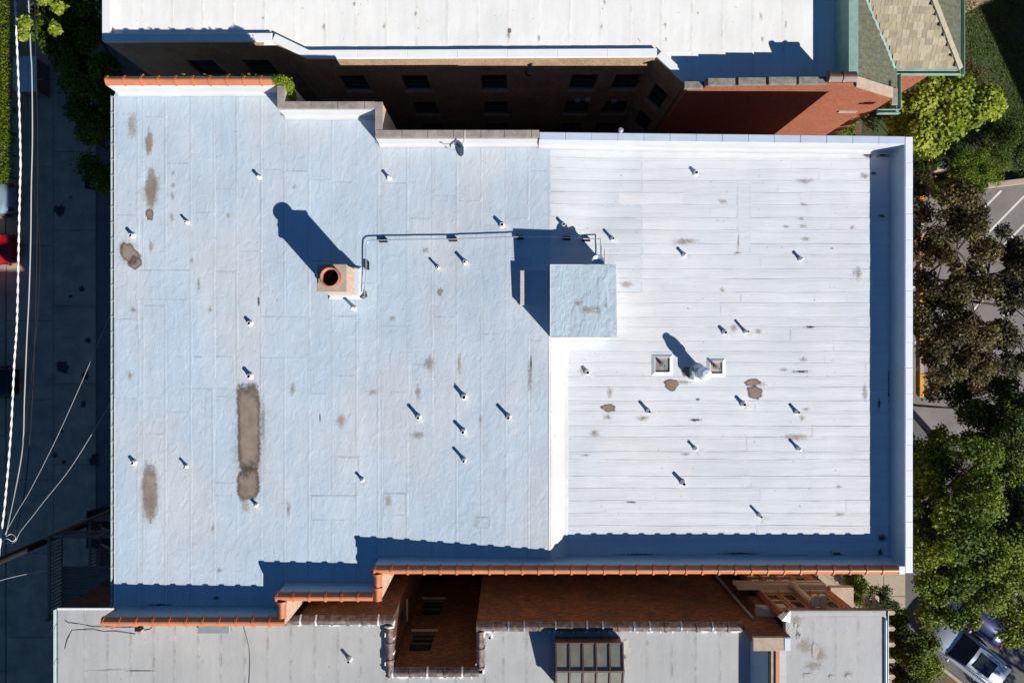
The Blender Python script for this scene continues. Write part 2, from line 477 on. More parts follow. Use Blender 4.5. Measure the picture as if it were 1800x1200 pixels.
M['leaf_olive'] = mat_leaf('olive_brown_leaves', (0.02, 0.018, 0.007), (0.062, 0.056, 0.018), (0.22, 0.16, 0.06), 0.22)
M['leaf_moss'] = mat_leaf('bright_creeper_leaves', (0.08, 0.15, 0.015), (0.22, 0.30, 0.02), (0.45, 0.42, 0.03), 0.3)
M['grass'] = mat_leaf('grass_blades', (0.045, 0.09, 0.015), (0.09, 0.17, 0.025), (0.17, 0.22, 0.04), 0.25)
M['fallen'] = mat_leaf('fallen_leaves', (0.10, 0.045, 0.025), (0.22, 0.11, 0.05), (0.45, 0.36, 0.22), 0.1)


# ------------------------------------------------------------------ mesh helpers
class MB:
    def __init__(s):
        s.v = []
        s.f = []
        s.mi = []
        s.sm = []

    def add(s, vs, fs, mi=0, smooth=False):
        o = len(s.v)
        s.v.extend([tuple(p) for p in vs])
        for f in fs:
            s.f.append([i + o for i in f])
            s.mi.append(mi)
            s.sm.append(smooth)

    def box(s, x0, x1, y0, y1, z0, z1, mi=0):
        s.add([(x0, y0, z0), (x1, y0, z0), (x1, y1, z0), (x0, y1, z0), (x0, y0, z1), (x1, y0, z1), (x1, y1, z1), (x0, y1, z1)],
              [(0, 3, 2, 1), (4, 5, 6, 7), (0, 1, 5, 4), (1, 2, 6, 5), (2, 3, 7, 6), (3, 0, 4, 7)], mi)

    def bevbox(s, x0, x1, y0, y1, z0, z1, b=0.02, mi=0):
        """box with a chamfered top edge"""
        s.add([(x0, y0, z0), (x1, y0, z0), (x1, y1, z0), (x0, y1, z0), (x0, y0, z1 - b), (x1, y0, z1 - b), (x1, y1, z1 - b), (x0, y1, z1 - b),
               (x0 + b, y0 + b, z1), (x1 - b, y0 + b, z1), (x1 - b, y1 - b, z1), (x0 + b, y1 - b, z1)],
              [(0, 3, 2, 1), (8, 9, 10, 11), (0, 1, 5, 4), (1, 2, 6, 5), (2, 3, 7, 6), (3, 0, 4, 7), (4, 5, 9, 8), (5, 6, 10, 9), (6, 7, 11, 10), (7, 4, 8, 11)], mi)

    def obox(s, p0, p1, w0, w1, z0, z1, mi=0):
        """box along p0->p1 (plan), from offset w0 to w1 measured to the left"""
        d = Vector((p1[0] - p0[0], p1[1] - p0[1], 0)).normalized()
        n = Vector((-d.y, d.x, 0))
        q = []
        for z in (z0, z1):
            for p, w in ((p0, w0), (p1, w0), (p1, w1), (p0, w1)):
                q.append((p[0] + n.x * w, p[1] + n.y * w, z))
        s.add(q, [(0, 3, 2, 1), (4, 5, 6, 7), (0, 1, 5, 4), (1, 2, 6, 5), (2, 3, 7, 6), (3, 0, 4, 7)], mi)

    def prism(s, pts, z0, z1, mi=0):
        n = len(pts)
        vs = [(x, y, z0) for x, y in pts] + [(x, y, z1) for x, y in pts]
        fs = [tuple(reversed(range(n))), tuple(range(n, 2 * n))] + [(i, (i + 1) % n, n + (i + 1) % n, n + i) for i in range(n)]
        s.add(vs, fs, mi)

    def lathe(s, prof, c=(0, 0, 0), n=16, mi=0, close=True, smooth=True):
        vs, fs = [], []
        m = len(prof)
        for r, z in prof:
            for k in range(n):
                a = 2 * math.pi * k / n
                vs.append((c[0] + r * math.cos(a), c[1] + r * math.sin(a), c[2] + z))
        for j in range(m - 1):
            for k in range(n):
                fs.append((j * n + k, j * n + (k + 1) % n, (j + 1) * n + (k + 1) % n, (j + 1) * n + k))
        s.add(vs, fs, mi, smooth)
        if close:
            s.add([vs[k] for k in range((m - 1) * n, m * n)], [tuple(range(n))], mi)

    def tube(s, pts, r, n=8, mi=0, r1=None, caps=True, smooth=True):
        pts = [Vector(p) for p in pts]
        m = len(pts)
        vs, fs = [], []
        up = Vector((0, 0, 1))
        prev = None
        for i, p in enumerate(pts):
            d = (pts[min(i + 1, m - 1)] - pts[max(i - 1, 0)])
            if d.length < 1e-9:
                d = Vector((0, 0, 1))
            d.normalize()
            if prev is None:
                a = d.cross(up)
                if a.length < 1e-3:
                    a = d.cross(Vector((1, 0, 0)))
            else:
                a = prev - d * prev.dot(d)
            a.normalize()
            prev = a
            b = d.cross(a)
            rr = r if r1 is None else r + (r1 - r) * i / max(1, m - 1)
            for k in range(n):
                t = 2 * math.pi * k / n
                vs.append(p + a * (rr * math.cos(t)) + b * (rr * math.sin(t)))
        for j in range(m - 1):
            for k in range(n):
                fs.append((j * n + k, j * n + (k + 1) % n, (j + 1) * n + (k + 1) % n, (j + 1) * n + k))
        s.add(vs, fs, mi, smooth)
        if caps:
            s.add([vs[k] for k in range(n)], [tuple(reversed(range(n)))], mi)
            s.add([vs[(m - 1) * n + k] for k in range(n)], [tuple(range(n))], mi)

    def bar(s, a, b, w, h, mi=0):
        """rectangular bar between two points"""
        a, b = Vector(a), Vector(b)
        d = (b - a).normalized()
        side = d.cross(Vector((0, 0, 1)))
        if side.length < 1e-3:
            side = Vector((1, 0, 0))
        side.normalize()
        u = side.cross(d)
        q = []
        for p in (a, b):
            for sx, sz in ((-1, -1), (1, -1), (1, 1), (-1, 1)):
                q.append(p + side * (sx * w / 2) + u * (sz * h / 2))
        s.add(q, [(0, 1, 2, 3), (7, 6, 5, 4), (0, 4, 5, 1), (1, 5, 6, 2), (2, 6, 7, 3), (3, 7, 4, 0)], mi)

    def mesh(s, name, mats, attrs=None):
        me = bpy.data.meshes.new(name)
        me.from_pydata(s.v, [], s.f)
        if not isinstance(mats, (list, tuple)):
            mats = [mats]
        for m in mats:
            me.materials.append(m)
        me.polygons.foreach_set('material_index', s.mi)
        me.polygons.foreach_set('use_smooth', s.sm)
        if attrs:
            for k, vals in attrs.items():
                at = me.attributes.new(k, 'FLOAT', 'POINT')
                at.data.foreach_set('value', vals)
        me.update()
        return me

    def obj(s, name, mats, parent=None, attrs=None, loc=None):
        o = bpy.data.objects.new(name, s.mesh(name, mats, attrs))
        COL.objects.link(o)
        if parent is not None:
            o.parent = parent
        if loc is not None:
            o.location = loc
        return o


def thing(name, label, cat, group=None, loc=(0, 0, 0), rotz=0.0):
    o = bpy.data.objects.new(name, None)
    COL.objects.link(o)
    o.location = loc
    o.rotation_euler = (0, 0, rotz)
    o.empty_display_size = 0.2
    return tag(o, label, cat, group)


def tag(o, label, cat, group=None):
    o['label'] = label
    o['category'] = cat
    if group:
        o['group'] = group
    return o


def struct(o):
    o['kind'] = 'structure'
    return o


def stuff(o):
    o['kind'] = 'stuff'
    return o


def link_copy(me, name, parent, loc=(0, 0, 0), rot=(0, 0, 0), scale=None):
    o = bpy.data.objects.new(name, me)
    COL.objects.link(o)
    o.parent = parent
    o.location = loc
    o.rotation_euler = rot
    if scale:
        o.scale = scale
    return o


def copy_tree(src, parent=None):
    c = src.copy()
    COL.objects.link(c)
    c.parent = parent
    for ch in list(src.children):
        copy_tree(ch, c)
    return c


def wall(p0, p1, z0, z1, openings, t=0.3, reveal=0.14):
    """vertical wall face from p0 to p1, outside on the right of p0->p1; openings (u0,u1,za,zb) get reveals"""
    b = MB()
    d = Vector((p1[0] - p0[0], p1[1] - p0[1], 0))
    Lw = d.length
    d.normalize()
    inn = Vector((-d.y, d.x, 0))
    us = sorted({0.0, Lw} | {o[0] for o in openings} | {o[1] for o in openings})
    zs = sorted({z0, z1} | {o[2] for o in openings} | {o[3] for o in openings})

    def pt(u, z, w=0.0):
        return (p0[0] + d.x * u + inn.x * w, p0[1] + d.y * u + inn.y * w, z)
    for i in range(len(us) - 1):
        for j in range(len(zs) - 1):
            uc, zc = (us[i] + us[i + 1]) / 2, (zs[j] + zs[j + 1]) / 2
            if any(o[0] < uc < o[1] and o[2] < zc < o[3] for o in openings):
                continue
            b.add([pt(us[i], zs[j]), pt(us[i + 1], zs[j]), pt(us[i + 1], zs[j + 1]), pt(us[i], zs[j + 1])], [(0, 1, 2, 3)])
    for (a, c, e, g) in openings:
        b.add([pt(a, e), pt(c, e), pt(c, g), pt(a, g), pt(a, e, reveal + .12), pt(c, e, reveal + .12), pt(c, g, reveal + .12), pt(a, g, reveal + .12)],
              [(0, 1, 5, 4), (1, 2, 6, 5), (2, 3, 7, 6), (3, 0, 4, 7)])
    # back, ends, top
    b.add([pt(0, z0, t), pt(Lw, z0, t), pt(Lw, z1, t), pt(0, z1, t), pt(0, z0), pt(Lw, z0), pt(Lw, z1), pt(0, z1)],
          [(3, 2, 1, 0), (0, 4, 7, 3), (5, 1, 2, 6), (7, 6, 2, 3)])
    return b, pt


def window(parent, pt, o, fm, sill_m, reveal=0.14, cols=1, rows=2, sill=True):
    """double-hung window set in opening o of a wall: frame with sash bars, pane, sill"""
    a, c, e, g = o
    fr = MB()
    fw = 0.06

    def bar(u0, u1, za, zb, w0, w1, mb=fr):
        q = [pt(u0, za, w0), pt(u1, za, w0), pt(u1, zb, w0), pt(u0, zb, w0), pt(u0, za, w1), pt(u1, za, w1), pt(u1, zb, w1), pt(u0, zb, w1)]
        mb.add(q, [(0, 1, 2, 3), (7, 6, 5, 4), (0, 4, 5, 1), (1, 5, 6, 2), (2, 6, 7, 3), (3, 7, 4, 0)])
    w0, w1 = reveal - 0.05, reveal + 0.05
    bar(a + .004, a + fw, e + .004, g - .004, w0, w1)
    bar(c - fw, c - .004, e + .004, g - .004, w0, w1)
    bar(a + fw, c - fw, g - fw, g - .004, w0, w1)
    bar(a + fw, c - fw, e + .004, e + fw, w0, w1)
    for r in range(1, rows):
        zz = e + (g - e) * r / rows
        bar(a + fw, c - fw, zz - .025, zz + .025, w0 - .01, w1)
    for k in range(1, cols):
        uu = a + (c - a) * k / cols
        bar(uu - .03, uu + .03, e + fw, g - fw, w0 - .012, w1)
    f = fr.obj('window', fm, parent)
    pn = MB()
    pn.add([pt(a + .02, e + .02, reveal), pt(c - .02, e + .02, reveal), pt(c - .02, g - .02, reveal), pt(a + .02, g - .02, reveal)], [(0, 1, 2, 3)])
    pn.obj('pane', M['glass'], f)
    if sill:
        sl = MB()
        bar(a - .08, c + .08, e - .12, e - .003, -0.07, reveal - .055, sl)
        sl.obj('sill', sill_m, f)
    return f


def stain(parent, px, py, rx, ry, mname, zf, ang=0.0, seed=0, jag=0.25, sharp=0, name='dirt_stain', lift=0.012):
    """flat mark on a surface: outline is irregular, thins out to the edge through the 'fade' attribute"""
    rr = random.Random(seed * 7919 + int(px * 13 + py * 7))
    z_est = 13.75
    for _ in range(2):
        cx, cy = P(px, py, z_est)
        z_est = zf(cx, cy)
    k = (CAMZ - z_est) / 1200
    rx, ry = rx * k, ry * k
    n = 30
    ph = [rr.uniform(0, 6.28) for _ in range(6)]
    am = [rr.uniform(0.3, 1) for _ in range(6)]
    rings = (0, 0.3, 0.6, 0.82, 1.0)
    b = MB()
    fade = []
    ca, sa = math.cos(ang), math.sin(ang)
    for ri, q in enumerate(rings):
        for i in range(n if ri else 1):
            a = 2 * math.pi * i / n
            j = 1 + jag * sum(am[m] * math.sin((m + 2) * a + ph[m]) for m in range(6)) / 3
            u, v = math.cos(a), math.sin(a)
            if sharp:   # towards a rounded rectangle
                s_ = (abs(u) ** sharp + abs(v) ** sharp) ** (-1 / sharp)
                u, v = u * s_, v * s_
            x, y = rx * q * j * u, ry * q * j * v
            X, Y = cx + x * ca - y * sa, cy + x * sa + y * ca
            b.v.append((X, Y, zf(X, Y) + lift))
            fade.append(1 - q)
    for i in range(n):
        b.f.append([0, 1 + i, 1 + (i + 1) % n])
    for r_ in range(1, len(rings) - 1):
        o0, o1 = 1 + (r_ - 1) * n, 1 + r_ * n
        for i in range(n):
            b.f.append([o0 + i, o1 + i, o1 + (i + 1) % n, o0 + (i + 1) % n])
    b.mi = [0] * len(b.f)
    b.sm = [True] * len(b.f)
    return b.obj(name, M[mname], parent, {'fade': fade})


def sheet(name, m, parent, x0, x1, y0, y1, zf, along, lift=0.0, tilt=0.010, step=0.5, wob=0.004, jit=0.008, thick=0.0):
    """one roll-width of membrane lying on the height field zf, its 'far' long edge lapped up onto the neighbour"""
    nx = max(2, int((x1 - x0) / (step if along == 'X' else 0.25)) + 1)
    ny = max(2, int((y1 - y0) / (step if along == 'Y' else 0.25)) + 1)
    rr = random.Random(int(x0 * 977 + y0 * 613))

    def ax(a, b, n, fine):
        vals = list(np.linspace(a, b, n + 1))
        if fine:
            e = min(0.085, (b - a) * 0.2)
            vals = [a, a + e] + [v for v in vals[1:-1] if a + e < v < b - e] + [b - e, b]
        return vals
    xs = ax(x0, x1, nx, True)
    ys = ax(y0, y1, ny, True)
    b = MB()
    seam = []
    ph = rr.uniform(0, 6)
    for j, y in enumerate(ys):
        for i, x in enumerate(xs):
            t = (x - x0) / (x1 - x0) if along == 'Y' else (y - y0) / (y1 - y0)
            ed = (i in (0, len(xs) - 1)) if along == 'Y' else (j in (0, len(ys) - 1))
            en = (j in (0, len(ys) - 1)) if along == 'Y' else (i in (0, len(xs) - 1))
            s_ = y if along == 'Y' else x
            dz = lift + tilt * t + wob * math.sin(s_ * 2.1 + ph) * math.sin(t * 3.1) + rr.uniform(0, jit) * (0.4 + 0.6 * t)
            xx, yy = x, y
            if along == 'Y' and i == len(xs) - 1:
                xx += 0.05 + 0.012 * math.sin(s_ * 1.3 + ph)
            if along == 'X' and j == len(ys) - 1:
                yy += 0.05 + 0.012 * math.sin(s_ * 1.3 + ph)
            b.v.append((xx, yy, zf(x, y) + dz))
            seam.append(1.0 if ed else (0.45 if en else 0.0))
    w = len(xs)
    for j in range(len(ys) - 1):
        for i in range(w - 1):
            b.f.append([j * w + i, j * w + i + 1, (j + 1) * w + i + 1, (j + 1) * w + i])
    nf = len(b.f)
    # turned-down edge all round so a lap has thickness
    per = [i for i in range(w)] + [j * w + w - 1 for j in range(1, len(ys))] + [(len(ys) - 1) * w + i for i in range(w - 2, -1, -1)] + [j * w for j in range(len(ys) - 2, 0, -1)]
    o = len(b.v)
    n = len(per)
    for dz_ in (0.0, 0.02):       # the skirt has its own vertices so the top keeps clean normals
        for q in per:
            x, y, z = b.v[q]
            b.v.append((x, y, z - dz_))
            seam.append(1.0)
    for i in range(n):
        b.f.append([o + (i + 1) % n, o + i, o + n + i, o + n + (i + 1) % n])
    b.mi = [0] * len(b.f)
    b.sm = [True] * nf + [False] * n
    return b.obj(name, m, parent, {'seam': seam})


# ------------------------------------------------------------------ ground
def flat(name, pts, z, m, kids=False):
    b = MB()
    b.add([(x, y, z) for x, y in pts], [tuple(range(len(pts)))])
    return b.obj(name, m)


def Gp(px, py):
    return P(px, py, 0.0)


struct(flat('ground', [(-400, -400), (400, -400), (400, 400), (-400, 400)], 0.0, M['soil']))

# alley: concrete slabs laid edge to edge
alley = struct(flat('alley', [(-30.3, -60), (-15.6, -60), (-15.6, 60), (-30.3, 60)], 0.004, M['concrete_dark']))
ax0 = [-29.6, -26.85, -24.35]
ys = [-28, -22.5, -17.3, -12.4, -8.1, -3.4, 1.2, 5.6, 10.2, 14.6, 19.3, 24, 29]
for c in range(2):
    for r_ in range(len(ys) - 1):
        b = MB()
        b.bevbox(ax0[c] + .012, ax0[c + 1] - .012, ys[r_] + .012 + (.9 if c else 0), ys[r_ + 1] - .012 + (.9 if c else 0), 0.006, 0.045 + random.uniform(0, .008), .012)
        b.obj('concrete_slab', M['concrete'], alley)
apron = struct(flat('parking_apron', [(-40, -60), (-30.1, -60), (-30.1, 60), (-40, 60)], 0.006, M['concrete_dark']))
for r_ in range(12):
    y0 = -22 + r_ * 2.75
    if y0 > 9.4:
        continue
    b = MB()
    b.bevbox(-34.5, -29.66, y0 + .012, y0 + 2.738, 0.008, 0.05 + random.uniform(0, .006), .012)
    b.obj('concrete_slab', M['concrete'], apron)
for i, (px, py, r0) in enumerate([(144, 508, 6), (124, 521, 4), (155, 598, 7), (150, 660, 8), (110, 645, 14), (112, 812, 5), (165, 808, 11), (97, 800, 5), (108, 757, 4), (124, 347, 3), (105, 370, 12), (146, 710, 6)]):
    stain(alley, px, py, r0, r0 * random.uniform(.8, 1.3), 'oil', lambda x, y: 0.06, seed=i, name='oil_stain')

# east side: lawn, car park, street, pavements
lawn = struct(flat('lawn', [(20.5, 9.3), (60, 11.2), (60, 60), (20.5, 60)], 0.004, M['turf']))
lot = struct(flat('car_park', [(22, -9.5), (60, -9.5), (60, 11.0), (29, 9.4), (22, 8.6)], 0.006, M['asphalt']))
ld = Vector((0.70, 0.714, 0)).normalized()
for i, (px, py) in enumerate([(1760, 335), (1800, 345), (1800, 395), (1802, 452), (1705, 505), (1707, 552), (1800, 520), (1640, 470)]):
    x, y = Gp(px, py)
    b = MB()
    e = Vector((x, y, 0))
    q = e - ld * 4.6
    b.obox((q.x, q.y), (e.x, e.y), -.06, .06, 0.008, 0.0105)
    b.obj('bay_line', M['line'], lot)
kx = 24.05
kb = thing('parking_kerb', 'low concrete kerb with worn yellow paint beside the car park', 'kerb')
for i in range(9):
    b = MB()
    b.bevbox(kx - .25, kx, 8.9 - i * 1.35 - 1.33, 8.9 - i * 1.35, 0.01, .16, .02)
    b.obj('kerb_stone', M['yellow'] if i % 2 == 0 else M['walk'], kb)
lw = thing('retaining_wall', 'low concrete wall between the shrubs and the car park', 'wall')
b = MB()
x, y = Gp(1735, 322)
b.obox((24.3, 9.0), (26.2, 9.55), -.12, .12, 0.01, .5)
b.obox((27.6, 9.05), (36, 10.1), -.14, .14, 0.01, .45)
b.obj('wall_body', M['walk'], lw)

walk = struct(flat('pavement', [(15.5, -15.5), (19.5, -15.5), (23.5, -11.9), (17.5, -11.4), (15.5, -11.4)], 0.005, M['soil']))
# front path slabs
for i in range(4):
    for j in range(4):
        x0, y0 = 17.9 + i * 1.28, -12.0 - j * 1.45
        b = MB()
        b.bevbox(x0 + .01, x0 + 1.27, y0 - 1.44, y0 - .01, 0.008, 0.055 + random.uniform(0, .01), .012)
        b.obj('paving_slab', M['walk'], walk)
sd = Vector((0.79, -0.613, 0))
sn = Vector((0.613, 0.79, 0))
s0 = Vector((19.9, -16.9, 0))


def spt(a, w):
    q = s0 + sd * a + sn * w
    return (q.x, q.y)


street = struct(flat('street', [spt(-14, 1.6), spt(60, 1.6), spt(60, 12), spt(-14, 12)], 0.007, M['road']))
sw = struct(flat('sidewalk', [spt(-10, -1.9), spt(60, -1.9), spt(60, 1.4), spt(-10, 1.4)], 0.006, M['soil']))
for i in range(14):
    b = MB()
    b.obox(spt(-8 + i * 1.6 + .01, -1.2), spt(-8 + i * 1.6 + 1.59, -1.2), 0, 1.7, 0.008, 0.06 + random.uniform(0, .01))
    b.obj('paving_slab', M['walk'], sw)
kb2 = MB()
kb2.obox(spt(-10, 1.4), spt(60, 1.4), 0, .18, 0.006, .13)
kb2.obj('kerb', M['walk'], sw)
# grey walk top right, by the tower
nw = struct(flat('path', [(25.4, 18.6), (34, 23.2), (34, 60), (25.4, 60)], 0.008, M['concrete']))


def grass_patch(name, poly_fn, n, m, bl=(0.05, 0.12), z=0.01, flatness=0.4, up=True):
    pts = poly_fn(n)
    k = len(pts)
    h = rng.uniform(bl[0], bl[1], k)
    a = rng.uniform(0, 2 * math.pi, k)
    w = h * rng.uniform(0.25, 0.45, k)
    lean = rng.uniform(0.2, 1.0, k) * flatness
    V = np.zeros((k, 3, 3), np.float32)
    d = np.stack([np.cos(a), np.sin(a)], 1)
    nrm = np.stack([-np.sin(a), np.cos(a)], 1)
    V[:, 0, :2] = pts - nrm * w[:, None] / 2
    V[:, 1, :2] = pts + nrm * w[:, None] / 2
    V[:, 2, :2] = pts + d * (h * lean * 2)[:, None]
    V[:, :, 2] = z
    V[:, 2, 2] = z + h * (1 - 0.5 * lean) if up else z + 0.02
    tint = np.clip(rng.normal(0.45, 0.22, k), 0, 1)
    return raw_mesh(name, V.reshape(-1, 3), np.arange(k * 3, dtype=np.int32), 3, m, np.repeat(tint, 3))


def raw_mesh(name, V, loops, per, m, tint=None, parent=None):
    me = bpy.data.meshes.new(name)
    nf = len(loops) // per
    me.vertices.add(len(V))
    me.vertices.foreach_set('co', np.asarray(V, np.float32).ravel())
    me.loops.add(len(loops))
    me.loops.foreach_set('vertex_index', np.asarray(loops, np.int32))
    me.polygons.add(nf)
    me.polygons.foreach_set('loop_start', np.arange(0, nf * per, per, dtype=np.int32))
    me.polygons.foreach_set('loop_total', np.full(nf, per, np.int32))
    me.materials.append(m)
    if tint is not None:
        at = me.attributes.new('tint', 'FLOAT', 'POINT')
        at.data.foreach_set('value', np.asarray(tint, np.float32))
    me.update()
    me.validate()
    o = bpy.data.objects.new(name, me)
    COL.objects.link(o)
    if parent is not None:
        o.parent = parent
    return o


def rect_pts(x0, x1, y0, y1, keep=None):
    def f(n):
        p = np.stack([rng.uniform(x0, x1, n), rng.uniform(y0, y1, n)], 1)
        if keep is not None:
            p = p[keep(p)]
        return p
    return f


def clumpy(scale, thr, seed):
    ph = np.random.default_rng(seed).uniform(0, 6.28, 8)

    def k(p):
        v = np.sin(p[:, 0] * scale + ph[0]) + np.sin(p[:, 1] * scale * 1.1 + ph[1]) + np.sin((p[:, 0] + p[:, 1]) * scale * .7 + ph[2]) + np.sin((p[:, 0] - p[:, 1]) * scale * 1.9 + ph[3])
        return v + rng.normal(0, .8, len(p)) > thr
    return k


stuff(grass_patch('grass', rect_pts(22, 33, 9.6, 22, clumpy(0.9, -0.6, 3)), 42000, M['grass'], (0.06, 0.16)))
stuff(grass_patch('fallen_leaves', rect_pts(23.5, 33, 7.5, 22, clumpy(0.7, 0.7, 5)), 7000, M['fallen'], (0.06, 0.11), z=0.02, up=False))
stuff(grass_patch('fallen_leaves', lambda n: np.array([spt(a, w) for a, w in zip(rng.uniform(-6, 14, n), rng.normal(1.0, .7, n))]), 900, M['fallen'], (0.06, 0.11), z=0.08, up=False))

# ------------------------------------------------------------------ MAIN BUILDING
K = 0.02125          # metres per photo pixel at parapet height 14.5
main = thing('apartment_building', 'large flat roofed brick building with the pale bluish and white coated roof', 'building')
ZP = 14.5


def Wx(px):
    return (px - 900) * K


def Wy(py):
    return (600 - py) * K


XR, XS = 1.45, 2.08   # ridge and foot of the ridge strip


def xs_foot(Y):
    return XS + max(0.0, (Y - 1.6) / 5.8) * 2.6


def zd(X, Y):
    if X <= -5.6:
        return 13.62 + (X + 15.3) / 9.7 * 0.08
    top = 14.04 - 0.24 * min(1.0, max(0.0, (Y - 1.6) / 4.5))
    if X <= XR:
        return 13.70 + (X + 5.6) / (XR + 5.6) * (top - 13.70)
    f = xs_foot(Y)
    lo = 13.63
    if X <= f:
        t = (X - XR) / (f - XR)
        t = t * t * (3 - 2 * t) if f > XS + .3 else t
        return top + (lo - top) * t
    return lo


def y_north(X):
    if X < -8.78:
        return Wy(148)
    if X < -5.12:
        return Wy(191)
    if X < Wx(948):
        return Wy(242)
    return Wy(245) + (X - Wx(948)) / (14.7 - Wx(948)) * (Wy(253) - Wy(245))


def y_south(X):
    if X < -8.80:
        return Wy(1087)
    if X < -5.19:
        return Wy(1042)
    return Wy(995)


# walls (outer skin); the parapets rise above the deck on three sides
XE = Wx(1605)


def wallbox(x0, x1, y0, y1, z1=ZP - .1, z0=0.0, mm='pale_buff', nm='wall'):
    b = MB()
    b.box(x0, x1, y0, y1, z0, z1)
    return b.obj(nm, M[mm], main)


wallbox(-15.22, Wx(499), Wy(147.5), Wy(134))                 # north-west run
wallbox(Wx(488), Wx(499), Wy(179) + .002, Wy(147.5) - .002)
wallbox(Wx(488), Wx(671), Wy(190.5), Wy(179))
wallbox(Wx(660), Wx(671), Wy(229) + .002, Wy(190.5) - .002)
wallbox(Wx(660), Wx(948), Wy(241), Wy(229))
b = MB()
b.obox((Wx(948), Wy(245)), (XE - .02, Wy(253)), 0.0, .26, 0, ZP - .1)
b.obj('wall', M['pale_buff'], main)
wallbox(Wx(1593), XE - .02, Wy(1006), Wy(254))
wallbox(Wx(657), Wx(1593) - .002, Wy(1008), Wy(996))
wallbox(Wx(657), Wx(669), Wy(1056), Wy(1008) - .002)
wallbox(Wx(488), Wx(657) - .002, Wy(1056), Wy(1043))
wallbox(Wx(488), Wx(500), Wy(1099), Wy(1056) - .002)
wallbox(-15.42, Wx(488) - .002, Wy(1099), Wy(1088))
wallbox(-15.42, -15.2, Wy(1088) + .002, Wy(148) - .002, z1=13.55)

# membrane sheets, west field: rolls run north-south
wx = [-15.33, -14.45] + [P(px, 0, 13.65)[0] for px in (251, 291, 336, 377, 417, 460, 501, 544, 585, 628, 672, 717, 761, 804, 847, 890, 929)] + [XR - .02]
cuts = [-8.78, -5.15]
rs = random.Random(3)
for i in range(len(wx) - 1):
    a, c = wx[i], wx[i + 1]
    pieces = [(a, c)]
    for q in cuts:
        new = []
        for (u, v) in pieces:
            if u + .12 < q < v - .12:
                new += [(u, q), (q, v)]
            else:
                new.append((u, v))
        pieces = new
    for (u, v) in pieces:
        mid = (u + v) / 2
        ylo, yhi = y_south(mid) - .05, y_north(mid) + .05
        n = rs.choice((2, 3, 3, 4))
        br = sorted([ylo + (yhi - ylo) * (k + rs.uniform(.2, .8)) / n for k in range(1, n)])
        br = [ylo] + [q for q in br if q < yhi - .8] + [yhi]
        for k in range(len(br) - 1):
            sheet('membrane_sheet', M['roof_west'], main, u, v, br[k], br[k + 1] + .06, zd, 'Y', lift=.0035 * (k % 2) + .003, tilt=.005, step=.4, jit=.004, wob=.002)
# ridge strip
br = [Wy(995) - .05, -6.0, -1.2, 1.6]
for k in range(3):
    sheet('membrane_sheet', M['roof_strip'], main, XR - .06, XS + .03, br[k], br[k + 1] + .05, zd, 'Y', lift=.02, tilt=.006, step=.5)
# east field: rolls run east-west
ey = [P(0, py, 13.65)[1] for py in (996, 970, 950, 926, 904, 882, 860, 839, 810, 796, 770, 751, 725, 707, 683, 664, 640, 620, 602, 577, 560, 535, 516, 492, 475, 450, 431, 407, 385, 362, 341, 320, 300, 281, 262)]
ey[0] = Wy(995) - .05
for j in range(len(ey) - 1):
    a, c = ey[j], ey[j + 1]
    top = j == len(ey) - 2
    x0 = XS + .02 if a < 1.5 else XR
    x1 = 14.72
    n = rs.choice((1, 2, 2, 3))
    br = [x0] + sorted(x0 + (x1 - x0) * (k + rs.uniform(.15, .85)) / n for k in range(1, n)) + [x1]
    if a >= 1.5:
        br = [x0, 5.0 + rs.choice((-.9, 0, 0, .02))] + [q for q in br if q > 6]
    for k in range(len(br) - 1):
        c2 = c if not top else 7.4
        sheet('membrane_sheet', M['roof_mid'] if a >= 1.5 and k == 0 else M['roof_east'], main, br[k], br[k + 1] + .05, a, c2, zd, 'X', lift=.003 + .003 * (k % 2), tilt=.0055, step=.45, jit=.007, wob=.003)
sheet('membrane_sheet', M['roof_east'], main, XR, 14.72, 7.02, 7.72, zd, 'X', lift=0.0, tilt=.004, step=.5)

# raised repair patches on the west field
for (a, c, e, g) in [(235, 335, 474, 528), (305, 412, 626, 684), (360, 374, 684, 900), (668, 718, 572, 690), (727, 748, 640, 668), (375, 417, 848, 872), (900, 935, 455, 470), (545, 628, 870, 914), (200, 244, 560, 702), (590, 632, 802, 850), (672, 716, 865, 905), (835, 862, 905, 925), (455, 545, 556, 630)]:
    x0, y0 = P(a, g, 13.66)
    x1, y1 = P(c, e, 13.66)
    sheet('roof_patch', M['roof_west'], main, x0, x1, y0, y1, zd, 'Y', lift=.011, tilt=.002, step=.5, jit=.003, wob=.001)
for (a, c, e, g) in [(1146, 1180, 622, 660), (1246, 1274, 628, 662), (1296, 1320, 322, 446), (1392, 1440, 330, 470)]:
    x0, y0 = P(a, g, 13.66)
    x1, y1 = P(c, e, 13.66)
    if c - a < 40:
        sheet('roof_patch', M['roof_east'], main, x0, x1, y0, y1, zd, 'X', lift=.013, tilt=.002, step=.5, jit=.004, wob=.002)


